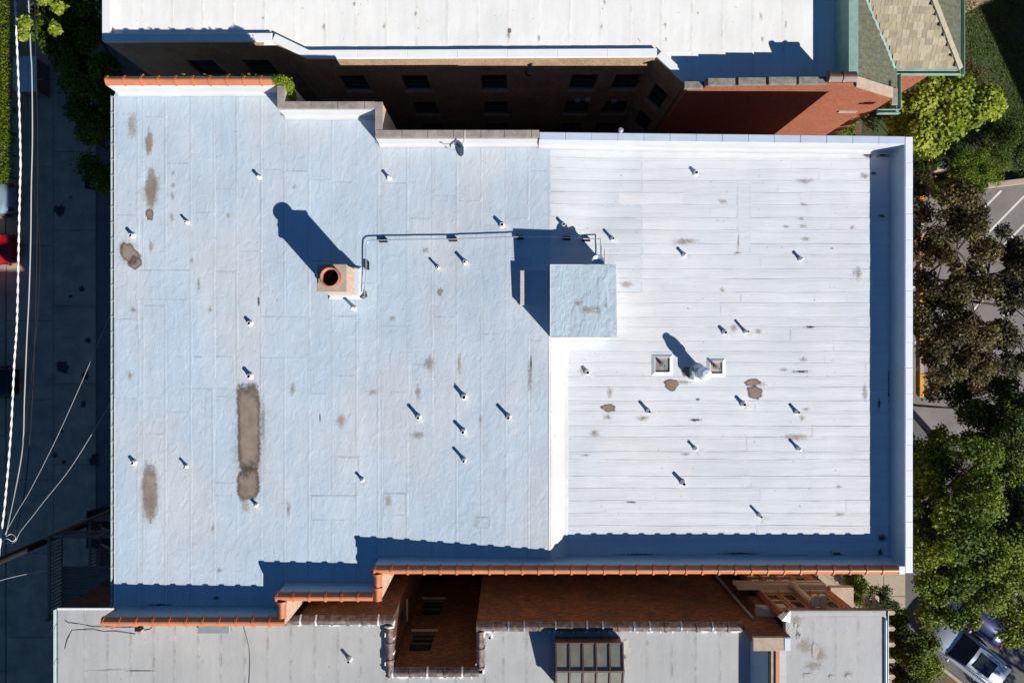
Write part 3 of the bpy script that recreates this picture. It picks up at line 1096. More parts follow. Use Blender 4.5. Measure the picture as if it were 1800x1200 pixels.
# parapet flashings: upstand with a cant at the foot
def flashing(p0, p1, m='flash', ztop=ZP - .12, cant=.07, inward=1):
    """p0->p1 with the deck on the left"""
    d = Vector((p1[0] - p0[0], p1[1] - p0[1], 0))
    Lw = d.length
    d.normalize()
    nrm = Vector((-d.y, d.x, 0))
    n = max(2, int(Lw / .35))
    b = MB()
    rr = random.Random(int(p0[0] * 31 + p0[1] * 17))
    for i in range(n + 1):
        u = Lw * i / n
        x, y = p0[0] + d.x * u, p0[1] + d.y * u
        zb = zd(x + nrm.x * .2, y + nrm.y * .2)
        j = rr.uniform(-.012, .012)
        for (w, z) in ((0.004, ztop), (.02 + j * .4, ztop - .03), (.035 + j, zb + .22), (cant * .55 + j, zb + .10), (cant + .02 + j, zb + .035), (cant + .10 + j, zb + .026)):
            b.v.append((x + nrm.x * w, y + nrm.y * w, z))
    for i in range(n):
        for k in range(5):
            b.f.append([i * 6 + k, i * 6 + k + 1, (i + 1) * 6 + k + 1, (i + 1) * 6 + k])
    b.mi = [0] * len(b.f)
    b.sm = [True] * len(b.f)
    return b.obj('parapet_flashing', M[m], main)


flashing((Wx(488), Wy(148)), (-15.2, Wy(148)), 'flash_white')
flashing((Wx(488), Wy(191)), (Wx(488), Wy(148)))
flashing((Wx(660), Wy(191)), (Wx(488), Wy(191)), 'flash_white')
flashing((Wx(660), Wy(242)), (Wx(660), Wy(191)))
flashing((Wx(948), Wy(242)), (Wx(660), Wy(242)), 'flash_white')
flashing((Wx(1593), Wy(253)), (Wx(948), Wy(245)), 'flash_white')
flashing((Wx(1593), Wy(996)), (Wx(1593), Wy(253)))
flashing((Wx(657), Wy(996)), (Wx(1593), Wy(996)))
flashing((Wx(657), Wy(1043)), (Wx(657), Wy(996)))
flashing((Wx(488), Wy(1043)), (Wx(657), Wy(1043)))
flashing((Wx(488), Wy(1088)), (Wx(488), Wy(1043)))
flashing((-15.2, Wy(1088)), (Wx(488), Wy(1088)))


# terracotta coping tiles: saddle profile with a raised collar at one end
def tile_mesh(name, L, w, m, hgt=.125, collar=.08, collar_m=None):
    b = MB()
    prof = [(-w / 2 - .012, -.05), (-w / 2 - .012, .012), (-w * .36, hgt * .52), (-w * .12, hgt * .94), (0, hgt), (w * .12, hgt * .94), (w * .36, hgt * .52), (w / 2 + .012, .012), (w / 2 + .012, -.05)]

    def loft(x0, x1, g):
        n = len(prof)
        vs = [(x0, y * (1 + g / w * 2), z + (g if z > 0 else 0)) for y, z in prof] + [(x1, y * (1 + g / w * 2), z + (g if z > 0 else 0)) for y, z in prof]
        b.add(vs, [(i, i + 1, n + i + 1, n + i)[::-1] for i in range(n - 1)], 0)
        b.add(vs[:n], [tuple(range(n))], 0)
        b.add(vs[n:], [tuple(reversed(range(n)))], 0)
    loft(collar, L - .006, 0)
    nf = len(b.f)
    loft(0, collar, .028)
    if collar_m is not None:
        b.mi[nf:] = [1] * (len(b.f) - nf)
        return b.mesh(name, [m, collar_m])
    return b.mesh(name, m)


def tile_run(parent, p0, p1, px_step, me_cache, m, w=.29, z=ZP - .085, k=K, name='coping_tile', wob=.0):
    d = Vector((p1[0] - p0[0], p1[1] - p0[1], 0))
    Lw = d.length
    n = max(1, round(Lw / (px_step * k)))
    L = Lw / n
    key = (round(L, 3), m.name, round(w, 3))
    if key not in me_cache:
        me_cache[key] = tile_mesh(name, L, w, m)
    a = math.atan2(d.y, d.x)
    d.normalize()
    for i in range(n):
        me = me_cache[key]
        if m.name == 'weathered_brown_tile' and random.random() < .5:
            k2 = key + (1,)
            if k2 not in me_cache:
                me_cache[k2] = tile_mesh(name, L, w, m, collar=.06, collar_m=M['galv'] if random.random() < .6 else M['white_wall'])
            me = me_cache[k2]
        link_copy(me, name, parent, (p0[0] + d.x * L * i, p0[1] + d.y * L * i, z + random.uniform(-wob, wob)),
                  (random.uniform(-.02, .02) * (1 if wob else .35), 0, a + random.uniform(-.006, .006)))


TC = {}
cy = (133 + 148) / 2
tile_run(main, (Wx(185), Wy(140.5)), (Wx(487), Wy(140.5)), 29.3, TC, M['terracotta'])
tile_run(main, (Wx(657), Wy(1002)), (Wx(1580), Wy(1002)), 29.3, TC, M['terracotta'], z=ZP - .085)
tile_run(main, (Wx(663), Wy(1009)), (Wx(663), Wy(1057)), 26, TC, M['terracotta'], z=ZP - .078)
tile_run(main, (Wx(484), Wy(1049.5)), (Wx(655.5), Wy(1049.5)), 29.3, TC, M['terracotta'])
tile_run(main, (Wx(494), Wy(1058)), (Wx(494), Wy(1087)), 29, TC, M['terracotta'], z=ZP - .078)
tile_run(main, (Wx(178), Wy(1093.5)), (Wx(500), Wy(1093.5)), 29.3, TC, M['terracotta'])


# stone and metal coping blocks
def coping_blocks(parent, p0, p1, ends, m, w=.285, z0=ZP - .1, h=.1, name='coping_stone', bev=.012, gap=.012, drop=0.0):
    """ends: positions along p0->p1 in metres"""
    d = Vector((p1[0] - p0[0], p1[1] - p0[1], 0)).normalized()
    a = math.atan2(d.y, d.x)
    for i in range(len(ends) - 1):
        L = ends[i + 1] - ends[i]
        b = MB()
        b.bevbox(gap / 2, L - gap / 2, -w / 2, w / 2, 0, h + random.uniform(-.006, .006), bev)
        o = b.obj(name, m, parent)
        o.location = (p0[0] + d.x * ends[i], p0[1] + d.y * ends[i], z0)
        o.rotation_euler = (0, 0, a)


def rel(pxs, p0):
    return [(q - p0) * K for q in pxs]


coping_blocks(main, (Wx(493.5), Wy(191)), (Wx(493.5), Wy(150)), [0, 41 * K], M['stone'])
coping_blocks(main, (Wx(500), Wy(184.8)), (Wx(659), Wy(184.8)), rel([500, 546, 593, 640, 659], 500), M['stone'])
coping_blocks(main, (Wx(665.5), Wy(228)), (Wx(665.5), Wy(178.5)), [0, 49.5 * K], M['stone'])
coping_blocks(main, (Wx(659), Wy(235)), (Wx(948), Wy(235)), rel([659, 706, 751, 797, 817, 845, 886, 934, 948], 659), M['stone'])
mdir = (Wx(948), Wy(239), Wx(1591), Wy(246.5))
Lm = math.hypot(mdir[2] - mdir[0], mdir[3] - mdir[1])
coping_blocks(main, (mdir[0], mdir[1]), (mdir[2], mdir[3]), list(np.linspace(0, Lm, 15)), M['coping_metal'], w=.30, h=.09, name='coping_sheet', gap=.006)
coping_blocks(main, (Wx(1598.5), Wy(1007)), (Wx(1598.5), Wy(240)), list(np.linspace(0, 767 * K, 18)), M['white_metal'], w=.285, h=.085, name='coping_sheet', gap=.006)
b = MB()
b.bevbox(Wx(1581), Wx(1591.6), Wy(1009), Wy(995), ZP - .1, ZP - .02, .01)
b.obj('coping_sheet', M['white_metal'], main)

# west gutter with strap hangers
gz = 13.54
gl0, gl1 = Wy(1086), Wy(152)
b = MB()
prof = [(0.0, .02), (0.0, -.09), (-.03, -.125), (-.13, -.125), (-.165, -.09), (-.175, .03), (-.165, .03), (-.15, -.08), (-.125, -.11), (-.035, -.11), (-.012, -.08), (-.012, .02)]
gx = -15.36
n = len(prof)
vs = [(gx + x, gl0, gz + z) for x, z in prof] + [(gx + x, gl1, gz + z) for x, z in prof]
b.add(vs, [(i, (i + 1) % n, n + (i + 1) % n, n + i) for i in range(n)])
b.add(vs[:n], [tuple(range(n))])
b.add(vs[n:], [tuple(range(n))])
b.obj('gutter', M['gutter'], main)
hb = MB()
hb.box(-.185, .03, -.012, .012, .028, .036)
hb.bar((-.02, .0, .03), (-.10, .16, -.08), .014, .014)
hm = hb.mesh('gutter_hanger', M['gutter'])
yy = gl0 + .35
while yy < gl1:
    link_copy(hm, 'gutter_hanger', main, (gx, yy, gz + .012))
    yy += .607
fb = MB()
fb.box(-15.375, -15.30, gl0, gl1, 13.56, 13.615)
fb.obj('drip_edge', M['white_paint'], main)

# ------------------------------------------------------------------ stains on the roof
i = 0
for (px, py, rx, ry, m, ang, sh) in [
    (440, 775, 40, 118, 'halo', 0, 5), (438, 752, 22, 86, 'mud', 0, 6), (437, 850, 21, 33, 'mud', 0, 4), (266, 340, 22, 56, 'halo', 0, 0), (229, 448, 28, 36, 'halo', .5, 0), (264, 870, 24, 66, 'halo', 0, 3), (463, 745, 7, 62, 'dirt', 0, 4), (432, 890, 12, 16, 'tan_dirt', 0, 0),
    (266, 332, 12, 42, 'thin_mud', 0, 0), (264, 378, 8, 11, 'mud', 0, 0), (263, 252, 8, 28, 'thin_mud', 0, 0), (233, 222, 12, 34, 'tan_dirt', 0, 4), (272, 330, 14, 34, 'tan_dirt', 0, 0),
    (228, 446, 15, 24, 'mud', .5, 0), (216, 432, 9, 13, 'tan_dirt', 0, 0), (238, 462, 14, 12, 'mud', 0, 0),
    (264, 858, 16, 54, 'thin_mud', 0, 3), (266, 905, 13, 26, 'dirt', 0, 0), (264, 870, 18, 66, 'tan_dirt', 0, 3),
    (305, 305, 6, 7, 'dirt', 0, 0), (305, 327, 6, 7, 'dirt', 0, 0), (304, 346, 6, 11, 'dirt', 0, 0), (303, 382, 7, 12, 'tan_dirt', 0, 0), (266, 434, 6, 16, 'tan_dirt', 0, 0),
    (350, 500, 5, 22, 'dirt', 0, 0), (235, 545, 9, 8, 'dirt', 0, 0), (370, 545, 5, 9, 'tan_dirt', 0, 0), (229, 660, 9, 14, 'dirt', 0, 0), (338, 458, 6, 8, 'tan_dirt', 0, 0),
    (402, 380, 5, 8, 'tan_dirt', 0, 0), (386, 1002, 9, 8, 'dirt', 0, 0), (375, 930, 5, 12, 'tan_dirt', 0, 0), (508, 895, 6, 28, 'dirt', 0, 0), (515, 685, 9, 20, 'dirt', 0, 0),
    (600, 740, 12, 20, 'tan_dirt', 0, 0), (655, 690, 16, 10, 'dirt', 0, 0), (735, 690, 9, 22, 'dirt', 0, 0), (735, 765, 22, 10, 'dirt', 0, 0), (774, 514, 6, 9, 'thin_mud', 0, 0), (690, 560, 10, 7, 'dirt', 0, 0),
    (755, 640, 14, 24, 'tan_dirt', 0, 0), (808, 640, 6, 30, 'tan_dirt', 0, 0), (683, 880, 10, 16, 'tan_dirt', 0, 0), (845, 738, 5, 14, 'dirt', 0, 0), (932, 660, 6, 50, 'dirt', 0, 0), (934, 640, 2.5, 30, 'black_dirt', 0, 0),
    (455, 530, 3, 12, 'tar', 0, 0), (563, 735, 1.6, 13, 'tar', 0, 0), (800, 675, 3, 3, 'tar', 0, 0), (518, 330, 7, 7, 'tan_dirt', 0, 0), (748, 440, 10, 8, 'dirt', 0, 0),
    (1180, 676, 15, 11, 'mud', 0, 0), (1215, 653, 18, 9, 'mud', 0, 5), (1200, 672, 26, 6, 'dirt', 0, 0), (1322, 672, 16, 7, 'mud', .2, 0), (1327, 690, 15, 13, 'mud', 0, 0), (1335, 675, 20, 8, 'dirt', 0, 0),
    (1070, 717, 13, 8, 'mud', 0, 0), (1072, 690, 9, 15, 'dirt', 0, 0), (1068, 733, 12, 9, 'dirt', 0, 0), (1045, 762, 14, 12, 'dirt', 0, 0), (1130, 735, 18, 9, 'dirt', 0, 0), (1025, 652, 11, 8, 'dirt', 0, 0),
    (1227, 702, 6, 4, 'black_dirt', 0, 0), (1222, 738, 18, 5, 'black_dirt', 0, 0), (1205, 798, 14, 4, 'dirt', 0, 0), (1110, 882, 16, 3, 'black_dirt', 0, 0), (1030, 800, 12, 3, 'dirt', 0, 0),
    (1414, 319, 24, 8, 'dirt', 0, 0), (1413, 360, 11, 5, 'dirt', 0, 0), (1412, 398, 12, 7, 'dirt', 0, 0), (1382, 399, 9, 5, 'dirt', 0, 0), (1415, 420, 14, 8, 'dirt', 0, 0), (1498, 400, 8, 6, 'dirt', 0, 0), (1408, 385, 9, 5, 'dirt', 0, 0),
    (1271, 355, 14, 7, 'dirt', 0, 0), (1298, 425, 3, 26, 'dirt', 0, 0), (1270, 510, 8, 7, 'dirt', 0, 0), (1296, 445, 12, 4, 'dirt', 0, 0), (1290, 577, 9, 12, 'dirt', 0, 0), (1333, 583, 12, 8, 'dirt', 0, 0),
    (1525, 272, 16, 10, 'black_dirt', 0, 0), (1553, 272, 24, 9, 'black_dirt', 0, 0), (1520, 310, 16, 8, 'dirt', 0, 0), (1535, 305, 12, 6, 'black_dirt', 0, 0), (1508, 480, 12, 20, 'dirt', 0, 0), (1550, 380, 10, 5, 'black_dirt', 0, 0),
    (1408, 653, 30, 4, 'black_dirt', .05, 0), (1378, 650, 12, 5, 'dirt', 0, 0), (1413, 632, 12, 8, 'dirt', 0, 0), (1417, 719, 10, 5, 'dirt', 0, 0), (1410, 735, 8, 9, 'dirt', 0, 0), (1520, 690, 7, 24, 'tan_dirt', 0, 0),
    (1475, 904, 16, 7, 'dirt', 0, 0), (1474, 856, 10, 5, 'dirt', 0, 0), (1424, 575, 16, 4, 'black_dirt', 0, 0), (1462, 437, 5, 2, 'black_dirt', 0, 0), (1398, 768, 30, 10, 'tan_dirt', 0, 0),
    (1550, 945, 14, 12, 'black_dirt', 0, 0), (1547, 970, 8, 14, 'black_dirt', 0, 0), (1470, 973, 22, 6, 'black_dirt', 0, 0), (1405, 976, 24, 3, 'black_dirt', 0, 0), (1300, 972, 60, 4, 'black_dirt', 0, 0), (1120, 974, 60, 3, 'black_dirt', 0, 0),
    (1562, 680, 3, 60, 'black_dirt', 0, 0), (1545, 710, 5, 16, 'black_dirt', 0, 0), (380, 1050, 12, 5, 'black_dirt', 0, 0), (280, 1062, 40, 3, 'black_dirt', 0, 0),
    (930, 730, 8, 20, 'fresh', 0, 0), (905, 760, 18, 18, 'fresh', 0, 0), (1075, 480, 14, 60, 'fresh', 0, 3), (1205, 425, 40, 10, 'dirt', 0, 0), (1100, 500, 20, 10, 'dirt', 0, 0),
]:
    i += 1
    stain(main, px, py, rx, ry, m, zd, ang, i, jag=.10 if sh else .25, sharp=sh, lift={'fresh': .018, 'halo': .018, 'mud': .026, 'thin_mud': .026}.get(m, .022))

# ------------------------------------------------------------------ vent pipes on the roofs
def pipe_proto(h, r, open_top=True):
    t = thing('vent_pipe', 'vent pipe', 'vent pipe', 'vent pipes standing on the roofs')
    b = MB()
    if open_top:
        b.lathe([(r, 0), (r, h), (r * .84, h + .004), (r * .79, h - .01), (r * .77, h - .30 if h > .34 else .02)], n=14, close=True)
        # black plug below the rim paints the shade inside the pipe
        b.lathe([(r * .76, .03), (r * .76, h - .025)], n=14, mi=1, close=True)
        b.obj('stack', [M['white_paint'], M['soot']], t)
    else:
        b.lathe([(r, 0), (r, h * .9), (r * 1.18, h * .9), (r * 1.18, h * .97), (r * .5, h), (0.01, h + .01)], n=14, close=True)
        b.obj('stack', [M['white_paint'], M['soot']], t)
    c = MB()
    c.lathe([(r * 1.75, 0.02), (r * 1.6, .03), (r * 1.35, .06), (r * 1.12, .11), (r * 1.04, .14)], n=16, close=False)
    c.obj('boot', M['white_paint'], t)
    return t


protos = {}


def vent(px, py, sx, sy, r, opn, label, zf=zd, hscale=1.0):
    # height from the length of its shadow in the photograph
    z = 13.8
    Ls = math.hypot(px - sx, py - sy) * 26.2 / 1200
    h = min(.62, max(.2, Ls / 1.48))
    hk = round(h / .06) * .06
    r *= 1.12
    key = (hk, round(r, 3), opn)
    for _ in range(3):
        x, y = P(px, py, zf(*P(px, py, z - h)) + h)
        z = zf(x, y) + h
    if key not in protos:
        t = protos[key] = pipe_proto(hk, r, opn)
    else:
        t = copy_tree(protos[key])
    t.location = (x, y, zf(x, y) + .012)
    t.rotation_euler = (random.uniform(-.05, .05), random.uniform(-.05, .05), random.uniform(0, 6.28))
    t['label'] = label
    return t


VP = [
    (229, 413, 221, 400, .062, 1, 'open white vent pipe near the west gutter, above the kidney shaped mud stain'),
    (325, 389, 316, 375, .045, 1, 'thin white vent pipe east of the two brown puddle marks in the upper left roof'),
    (453, 310, 444, 298, .05, 0, 'capped white vent pipe above the tip of the chimney shadow'),
    (682, 311, 671, 297, .05, 0, 'capped white vent pipe below the stone coping corner, left of the satellite dish'),
    (882, 394, 870, 382, .062, 1, 'open vent pipe just above the conduit, between chimney and penthouse'),
    (991, 394, 979, 382, .055, 1, 'open vent pipe just north of the penthouse shadow, below the ridge end'),
    (1078, 418, 1063, 404, .05, 1, 'open vent pipe beside the bend of the conduit at the penthouse'),
    (1225, 303, 1217, 296, .062, 1, 'open vent pipe nearest the metal coping in the upper white roof'),
    (1205, 447, 1193, 436, .05, 0, 'capped vent pipe alone on the white roof right of the penthouse shadow'),
    (1411, 454, 1399, 441, .05, 0, 'capped vent pipe below the row of small brown marks on the upper right roof'),
    (437, 568, 430, 557, .062, 1, 'short open vent pipe lower left of the chimney, upper of two in a line'),
    (437, 661, 430, 648, .068, 1, 'short open vent pipe at the top end of the long brown mud stain'),
    (448, 889, 440, 879, .045, 0, 'small capped vent pipe at the bottom end of the long brown mud stain'),
    (769, 469, 757, 455, .042, 1, 'thin vent pipe below the conduit, left one of a close pair'),
    (817, 460, 805, 446, .055, 1, 'wider vent pipe below the conduit, right one of a close pair'),
    (619, 541, 600, 518, .05, 0, 'white capped vent pipe whose shadow climbs the south foot of the chimney'),
    (815, 698, 803, 682, .068, 1, 'wide open vent pipe topmost in the column of three at mid roof'),
    (734, 734, 720, 716, .06, 1, 'open vent pipe left of the column of three at mid roof'),
    (894, 734, 880, 716, .06, 1, 'open vent pipe right of the column of three, nearest the ridge'),
    (814, 759, 802, 743, .06, 1, 'open vent pipe in the middle of the column of three at mid roof'),
    (815, 811, 800, 790, .055, 1, 'tall open vent pipe lowest in the column of three at mid roof'),
    (635, 845, 625, 832, .045, 0, 'small capped vent pipe alone on the lower middle of the bluish roof'),
    (232, 814, 228, 806, .062, 1, 'short open vent pipe by the west gutter, beside the long silt stain'),
    (323, 821, 315, 806, .045, 1, 'thin vent pipe between the silt stain and the long mud stain'),
    (1033, 655, 1026, 648, .06, 1, 'short open vent pipe just east of the bright ridge strip'),
    (1276, 584, 1269, 576, .06, 1, 'short open vent pipe, left of a pair above the round metal flue'),
    (1315, 583, 1298, 568, .045, 1, 'thin tall vent pipe, right of a pair above the round metal flue'),
    (1142, 724, 1128, 709, .055, 1, 'open vent pipe below the left square curb on the white roof'),
    (1225, 790, 1213, 777, .045, 0, 'capped cone vent pipe south of the metal flue on the white roof'),
    (1309, 711, 1299, 700, .062, 1, 'open vent pipe at the foot of the heart shaped mud stain'),
    (1404, 725, 1392, 714, .055, 1, 'open vent pipe near the east parapet, upper of two on the white roof'),
    (1408, 790, 1394, 776, .05, 0, 'capped vent pipe near the east parapet, lower of two on the white roof'),
    (1203, 850, 1190, 836, .062, 1, 'open vent pipe in the lower middle of the white roof'),
    (1339, 908, 1326, 893, .045, 1, 'thin vent pipe closest to the shaded south parapet of the white roof'),
]
for v in VP:
    vent(*v)
    if v[0] not in (1203,):
        stain(main, v[0] + 6, v[1] + 5, 12, 10, 'fresh', zd, 0, int(v[0]), lift=.0205, name='coating_patch')

# ------------------------------------------------------------------ chimney
zc0 = zd(-6.2, 2.4)
ct = zc0 + 1.93
cx0, cy0 = P(557, 513, ct)
cx1, cy1 = P(609, 464, ct)
ch = thing('chimney', 'square buff brick chimney with cement cap and round clay pot', 'chimney')
b = MB()
b.box(cx0 + .05, cx1 - .03, cy0 + .05, cy1 - .03, zc0 - .05, ct - .09)
b.obj('brick_shaft', M['pale_buff'], ch)
b = MB()
b.bevbox(cx0, cx1, cy0, cy1, ct - .09, ct, .015)
b.obj('cement_cap', M['cement'], ch)
b = MB()
pcx, pcy = P(580, 487, ct + .3)
b.lathe([(.335, 0), (.335, .30), (.355, .30), (.355, .36), (.30, .36), (.285, .05)], (pcx, pcy, ct), 28, close=False)
b.lathe([(.284, .12), (.284, .13), (.01, .14)], (pcx, pcy, ct), 28, mi=1, close=True)
b.obj('chimney_pot', [M['clay_pot'], M['soot']], ch)
b = MB()
for (u, v, w, h, a) in ((-.42, .15, .22, .07, .3), (-.40, -.08, .13, .08, .1), (-.36, -.22, .26, .08, -.4), (-.24, .34, .2, .06, .7)):
    c, s = math.cos(a), math.sin(a)
    p0 = (pcx + u - w / 2 * c, pcy + v - w / 2 * s)
    b.obox(p0, (p0[0] + w * c, p0[1] + w * s), -.05, .05, ct - .004, ct + h)
stuff(b.obj('loose_bricks', M['cement'], ch))
b = MB()
fz = zc0 + .62
q0 = (cx0 + .02, cy0 + .0, cx1 - .0, cy1 - .0)
q1 = (cx0 - .10, cy0 - .16, cx1 + .14, cy1 + .12)
vs = []
for (x0, y0, x1, y1), z in ((q0, fz), ((q0[0] - .02, q0[1] - .02, q0[2] + .03, q0[3] + .02), zc0 + .14), (q1, zc0 + .02)):
    vs += [(x0, y0, z), (x1, y0, z), (x1, y1, z), (x0, y1, z)]
fs = []
for L_ in (0, 4):
    for i in range(4):
        fs.append((L_ + i, L_ + 4 + i, L_ + 4 + (i + 1) % 4, L_ + (i + 1) % 4)[::-1])
fs.append((0, 1, 2, 3))
b.add(vs, fs)
b.obj('base_flashing', M['flash_white'], ch)

# ------------------------------------------------------------------ penthouse
zb = zd(2.6, 1.5)
zt = zd(1.4, 1.5) + 1.08
x0, y0 = P(968, 592, zt)
x1, y1 = P(1083, 466, zt)
ph = thing('roof_penthouse', 'square rooftop stair penthouse with a crinkled pale blue coated top', 'penthouse')
b = MB()
b.box(x0 + .02, x1 - .02, y0 + .02, y1 - .02, zb - .05, zt - .03)
b.obj('wall', M['white_wall'], ph)
xm = [x0 - .015, P(1007, 0, zt)[0], P(1053, 0, zt)[0], x1 + .015]
for k in range(3):
    sheet('membrane_sheet', M['pent'], ph, xm[k], xm[k + 1] - (.05 if k == 2 else 0), y0 - .015, y1 + .015, lambda x, y: zt, 'Y', lift=.008 * k, tilt=.01, step=.2, jit=.016, wob=.006)
b = MB()
for (a, c, e, g) in ((x0 - .02, x1 + .02, y0 - .022, y0 - .002), (x0 - .02, x1 + .02, y1 + .002, y1 + .022), (x0 - .022, x0 - .002, y0, y1), (x1 + .002, x1 + .022, y0, y1)):
    b.box(a, c, e, g, zt - .07, zt + .022)
b.obj('edge_trim', M['white_metal'], ph)
stain(ph, 1035, 545, 24, 12, 'dirt', lambda x, y: zt + .02, 0, 5, lift=.02)
stain(ph, 1018, 534, 12, 9, 'dirt', lambda x, y: zt + .02, 0, 6, lift=.022)
stain(ph, 1052, 545, 7, 14, 'dirt', lambda x, y: zt + .02, 0, 8, lift=.022)
stain(ph, 1066, 538, 6, 9, 'dirt', lambda x, y: zt + .02, 0, 9, lift=.022)
# lower annex with hatch board on the west side
za = zd(.6, 2) + .19
ax_, ay0 = P(921, 535, za)
_, ay1 = P(921, 476, za)
b = MB()
b.box(ax_, x0 + .01, ay0, ay1, zb, za - .01)
b.obj('annex_wall', M['white_wall'], ph)
b = MB()
b.box(ax_ + .002, x0 + .012, ay0 - .01, ay1 + .01, za - .012, za)
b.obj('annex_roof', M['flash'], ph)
b = MB()
bx0, by0 = P(914, 536, za + .1)
b.bevbox(bx0, bx0 + .17, by0, by0 + 1.31, za - .02, za + .1, .015)
tag(b.obj('plank', M['board']), 'bleached grey plank lying along the low annex west of the penthouse', 'plank')
b = MB()
for yy_ in (ay0 + .1, ay1 - .22):
    b.box(ax_ - .16, ax_ + .01, yy_, yy_ + .12, za - .14, za - .022)
b.obj('bracket', M['grey_wood'], ph)
# exhaust bowl on the north wall
ex, ey_ = P(1047, 457, zb + .75)
b = MB()
b.lathe([(.06, -.22), (.10, -.1), (.20, .0), (.235, .10), (.235, .13), (.20, .13), (.13, .05), (.02, .03)], (ex, y1 + .17, zt - .22), 20)
b.tube([(ex, y1 - .02, zt - .42), (ex, y1 + .17, zt - .42)], .06, 10)
tag(b.obj('exhaust_hood', M['galv']), 'round metal exhaust bowl on the north wall of the penthouse', 'vent')

# ------------------------------------------------------------------ conduit and its support blocks
zz = lambda x, y: zd(x, y) + .17
pp = []
for (px, py) in ((640, 519), (641, 500), (643, 480), (643, 440), (644, 428), (649, 423), (656, 422), (673, 421.5), (797, 420.5), (912, 417), (995, 418.5), (1030, 418.8), (1056, 419), (1056.5, 440), (1057, 464)):
    x, y = P(px, py, 13.9)
    pp.append((x, y, zz(x, y)))
cd = MB()
cd.tube(pp, .021, 8)
co = cd.obj('conduit', M['galv'])
tag(co, 'thin metal conduit crossing the roof from the chimney foot to the penthouse', 'conduit')
b = MB()
xq, yq = P(1063, 437, 13.8)
b.tube([(xq, yq, zd(xq, yq) + .12), (xq, y1 - .05, zd(xq, y1) + .12)], .015, 6)
tag(b.obj('conduit', M['galv']), 'short straight conduit running north from the penthouse corner', 'conduit')
SB = [(644.5, 467, 1, 'black rubber block under the conduit beside the chimney'), (673.5, 422, 0, 'black rubber block under the conduit just after its first bend'),
      (797, 421, 0, 'black rubber block under the long middle stretch of conduit'), (913, 418, 0, 'black rubber block under the conduit at the left end of the penthouse shadow'),
      (995.5, 419, 0, 'black rubber block under the conduit in the middle of the penthouse shadow'), (1031, 420, 0, 'black rubber block under the conduit at the lit end near its last bend')]
proto = None
for (px, py, vert, lab) in SB:
    if proto is None:
        proto = thing('conduit_block', lab, 'support block', 'rubber blocks carrying the roof conduit')
        b = MB()
        b.prism([(-.16, -.075), (.16, -.075), (.13, .075), (-.13, .075)], .015, .12)
        b.obj('rubber_base', M['black'], proto)
        b = MB()
        b.box(-.13, .13, -.03, .03, .122, .148)
        b.obj('channel', M['brown_metal'], proto)
        t = proto
    else:
        t = copy_tree(proto)
    x, y = P(px, py, 13.85)
    t.location = (x, y, zd(x, y))
    t.rotation_euler = (0, 0, math.pi / 2 if vert else 0)
    t['label'] = lab
b = MB()
cpts = [P(*q, 13.75) for q in ((624, 522), (633, 521), (640, 519), (644, 512), (645, 521), (638, 524), (627, 520))]
b.tube([(x, y, zd(x, y) + .05 + .03 * (k % 2)) for k, (x, y) in enumerate(cpts)], .022, 6)
tag(b.obj('cable_tangle', M['cable_b']), 'short tangle of black cable at the south east foot of the chimney', 'cable')

# ------------------------------------------------------------------ satellite dish
sx, sy = P(805, 259, 14.2)
dz = zd(sx, sy)
dish = thing('satellite_dish', 'small grey satellite dish with feed arm by the stone coping', 'satellite dish', loc=(sx, sy, dz))
b = MB()
rings, segs_ = 5, 26
vs, fs = [(0, 0, 0)], []
for i in range(1, rings + 1):
    r0 = .30 * i / rings
    for k in range(segs_):
        a = 2 * math.pi * k / segs_
        vs.append((r0 * math.cos(a), r0 * math.sin(a) * 1.1, .55 * r0 * r0 / .3 * .6))
for k in range(segs_):
    fs.append((0, 1 + k, 1 + (k + 1) % segs_))
for i in range(rings - 1):
    for k in range(segs_):
        a0, a1 = 1 + i * segs_, 1 + (i + 1) * segs_
        fs.append((a0 + k, a1 + k, a1 + (k + 1) % segs_, a0 + (k + 1) % segs_))
n0 = len(vs)
vs += [(x, y, z - .012) for x, y, z in vs]
fs += [tuple(reversed([q + n0 for q in f])) for f in fs]
b.add(vs, fs, 0, True)
d_ = Vector((.86, .32, .40)).normalized() * -1
bowl = b.obj('reflector', M['grey_metal'], dish)
bowl.rotation_euler = Vector((-.80, -.40, .42)).to_track_quat('Z', 'Y').to_euler()
bowl.location = (.13, -.04, .55)
b = MB()
b.tube([(.10, -.05, .35), (-.30, -.08, .33), (-.42, -.02, .42)], .016, 8)
b.obj('feed_arm', M['grey_metal'], dish)
b = MB()
b.tube([(-.50, .03, .47), (-.40, -.035, .43)], .042, 10)
b.obj('feed_horn', M['grey_metal'], dish)
b = MB()
b.tube([(-.12, .30, .35), (-.12, .10, .45), (.06, -.02, .52)], .025, 8)
b.obj('mast', M['grey_metal'], dish)
b = MB()
b.box(-.20, -.04, .27, .31, .25, .45)
b.obj('wall_plate', M['grey_metal'], dish)
b = MB()
cxp = [P(817, q, z) for q, z in ((229, 14.55), (242, 14.55), (250, 14.2), (262, 13.8))]
b.tube([(x, y, z) for (x, y), z in zip(cxp, (14.53, 14.53, 14.2, 13.80))], .012, 6)
tag(b.obj('coaxial_cable', M['cable_w']), 'thin white cable draped over the stone coping beside the satellite dish', 'cable')

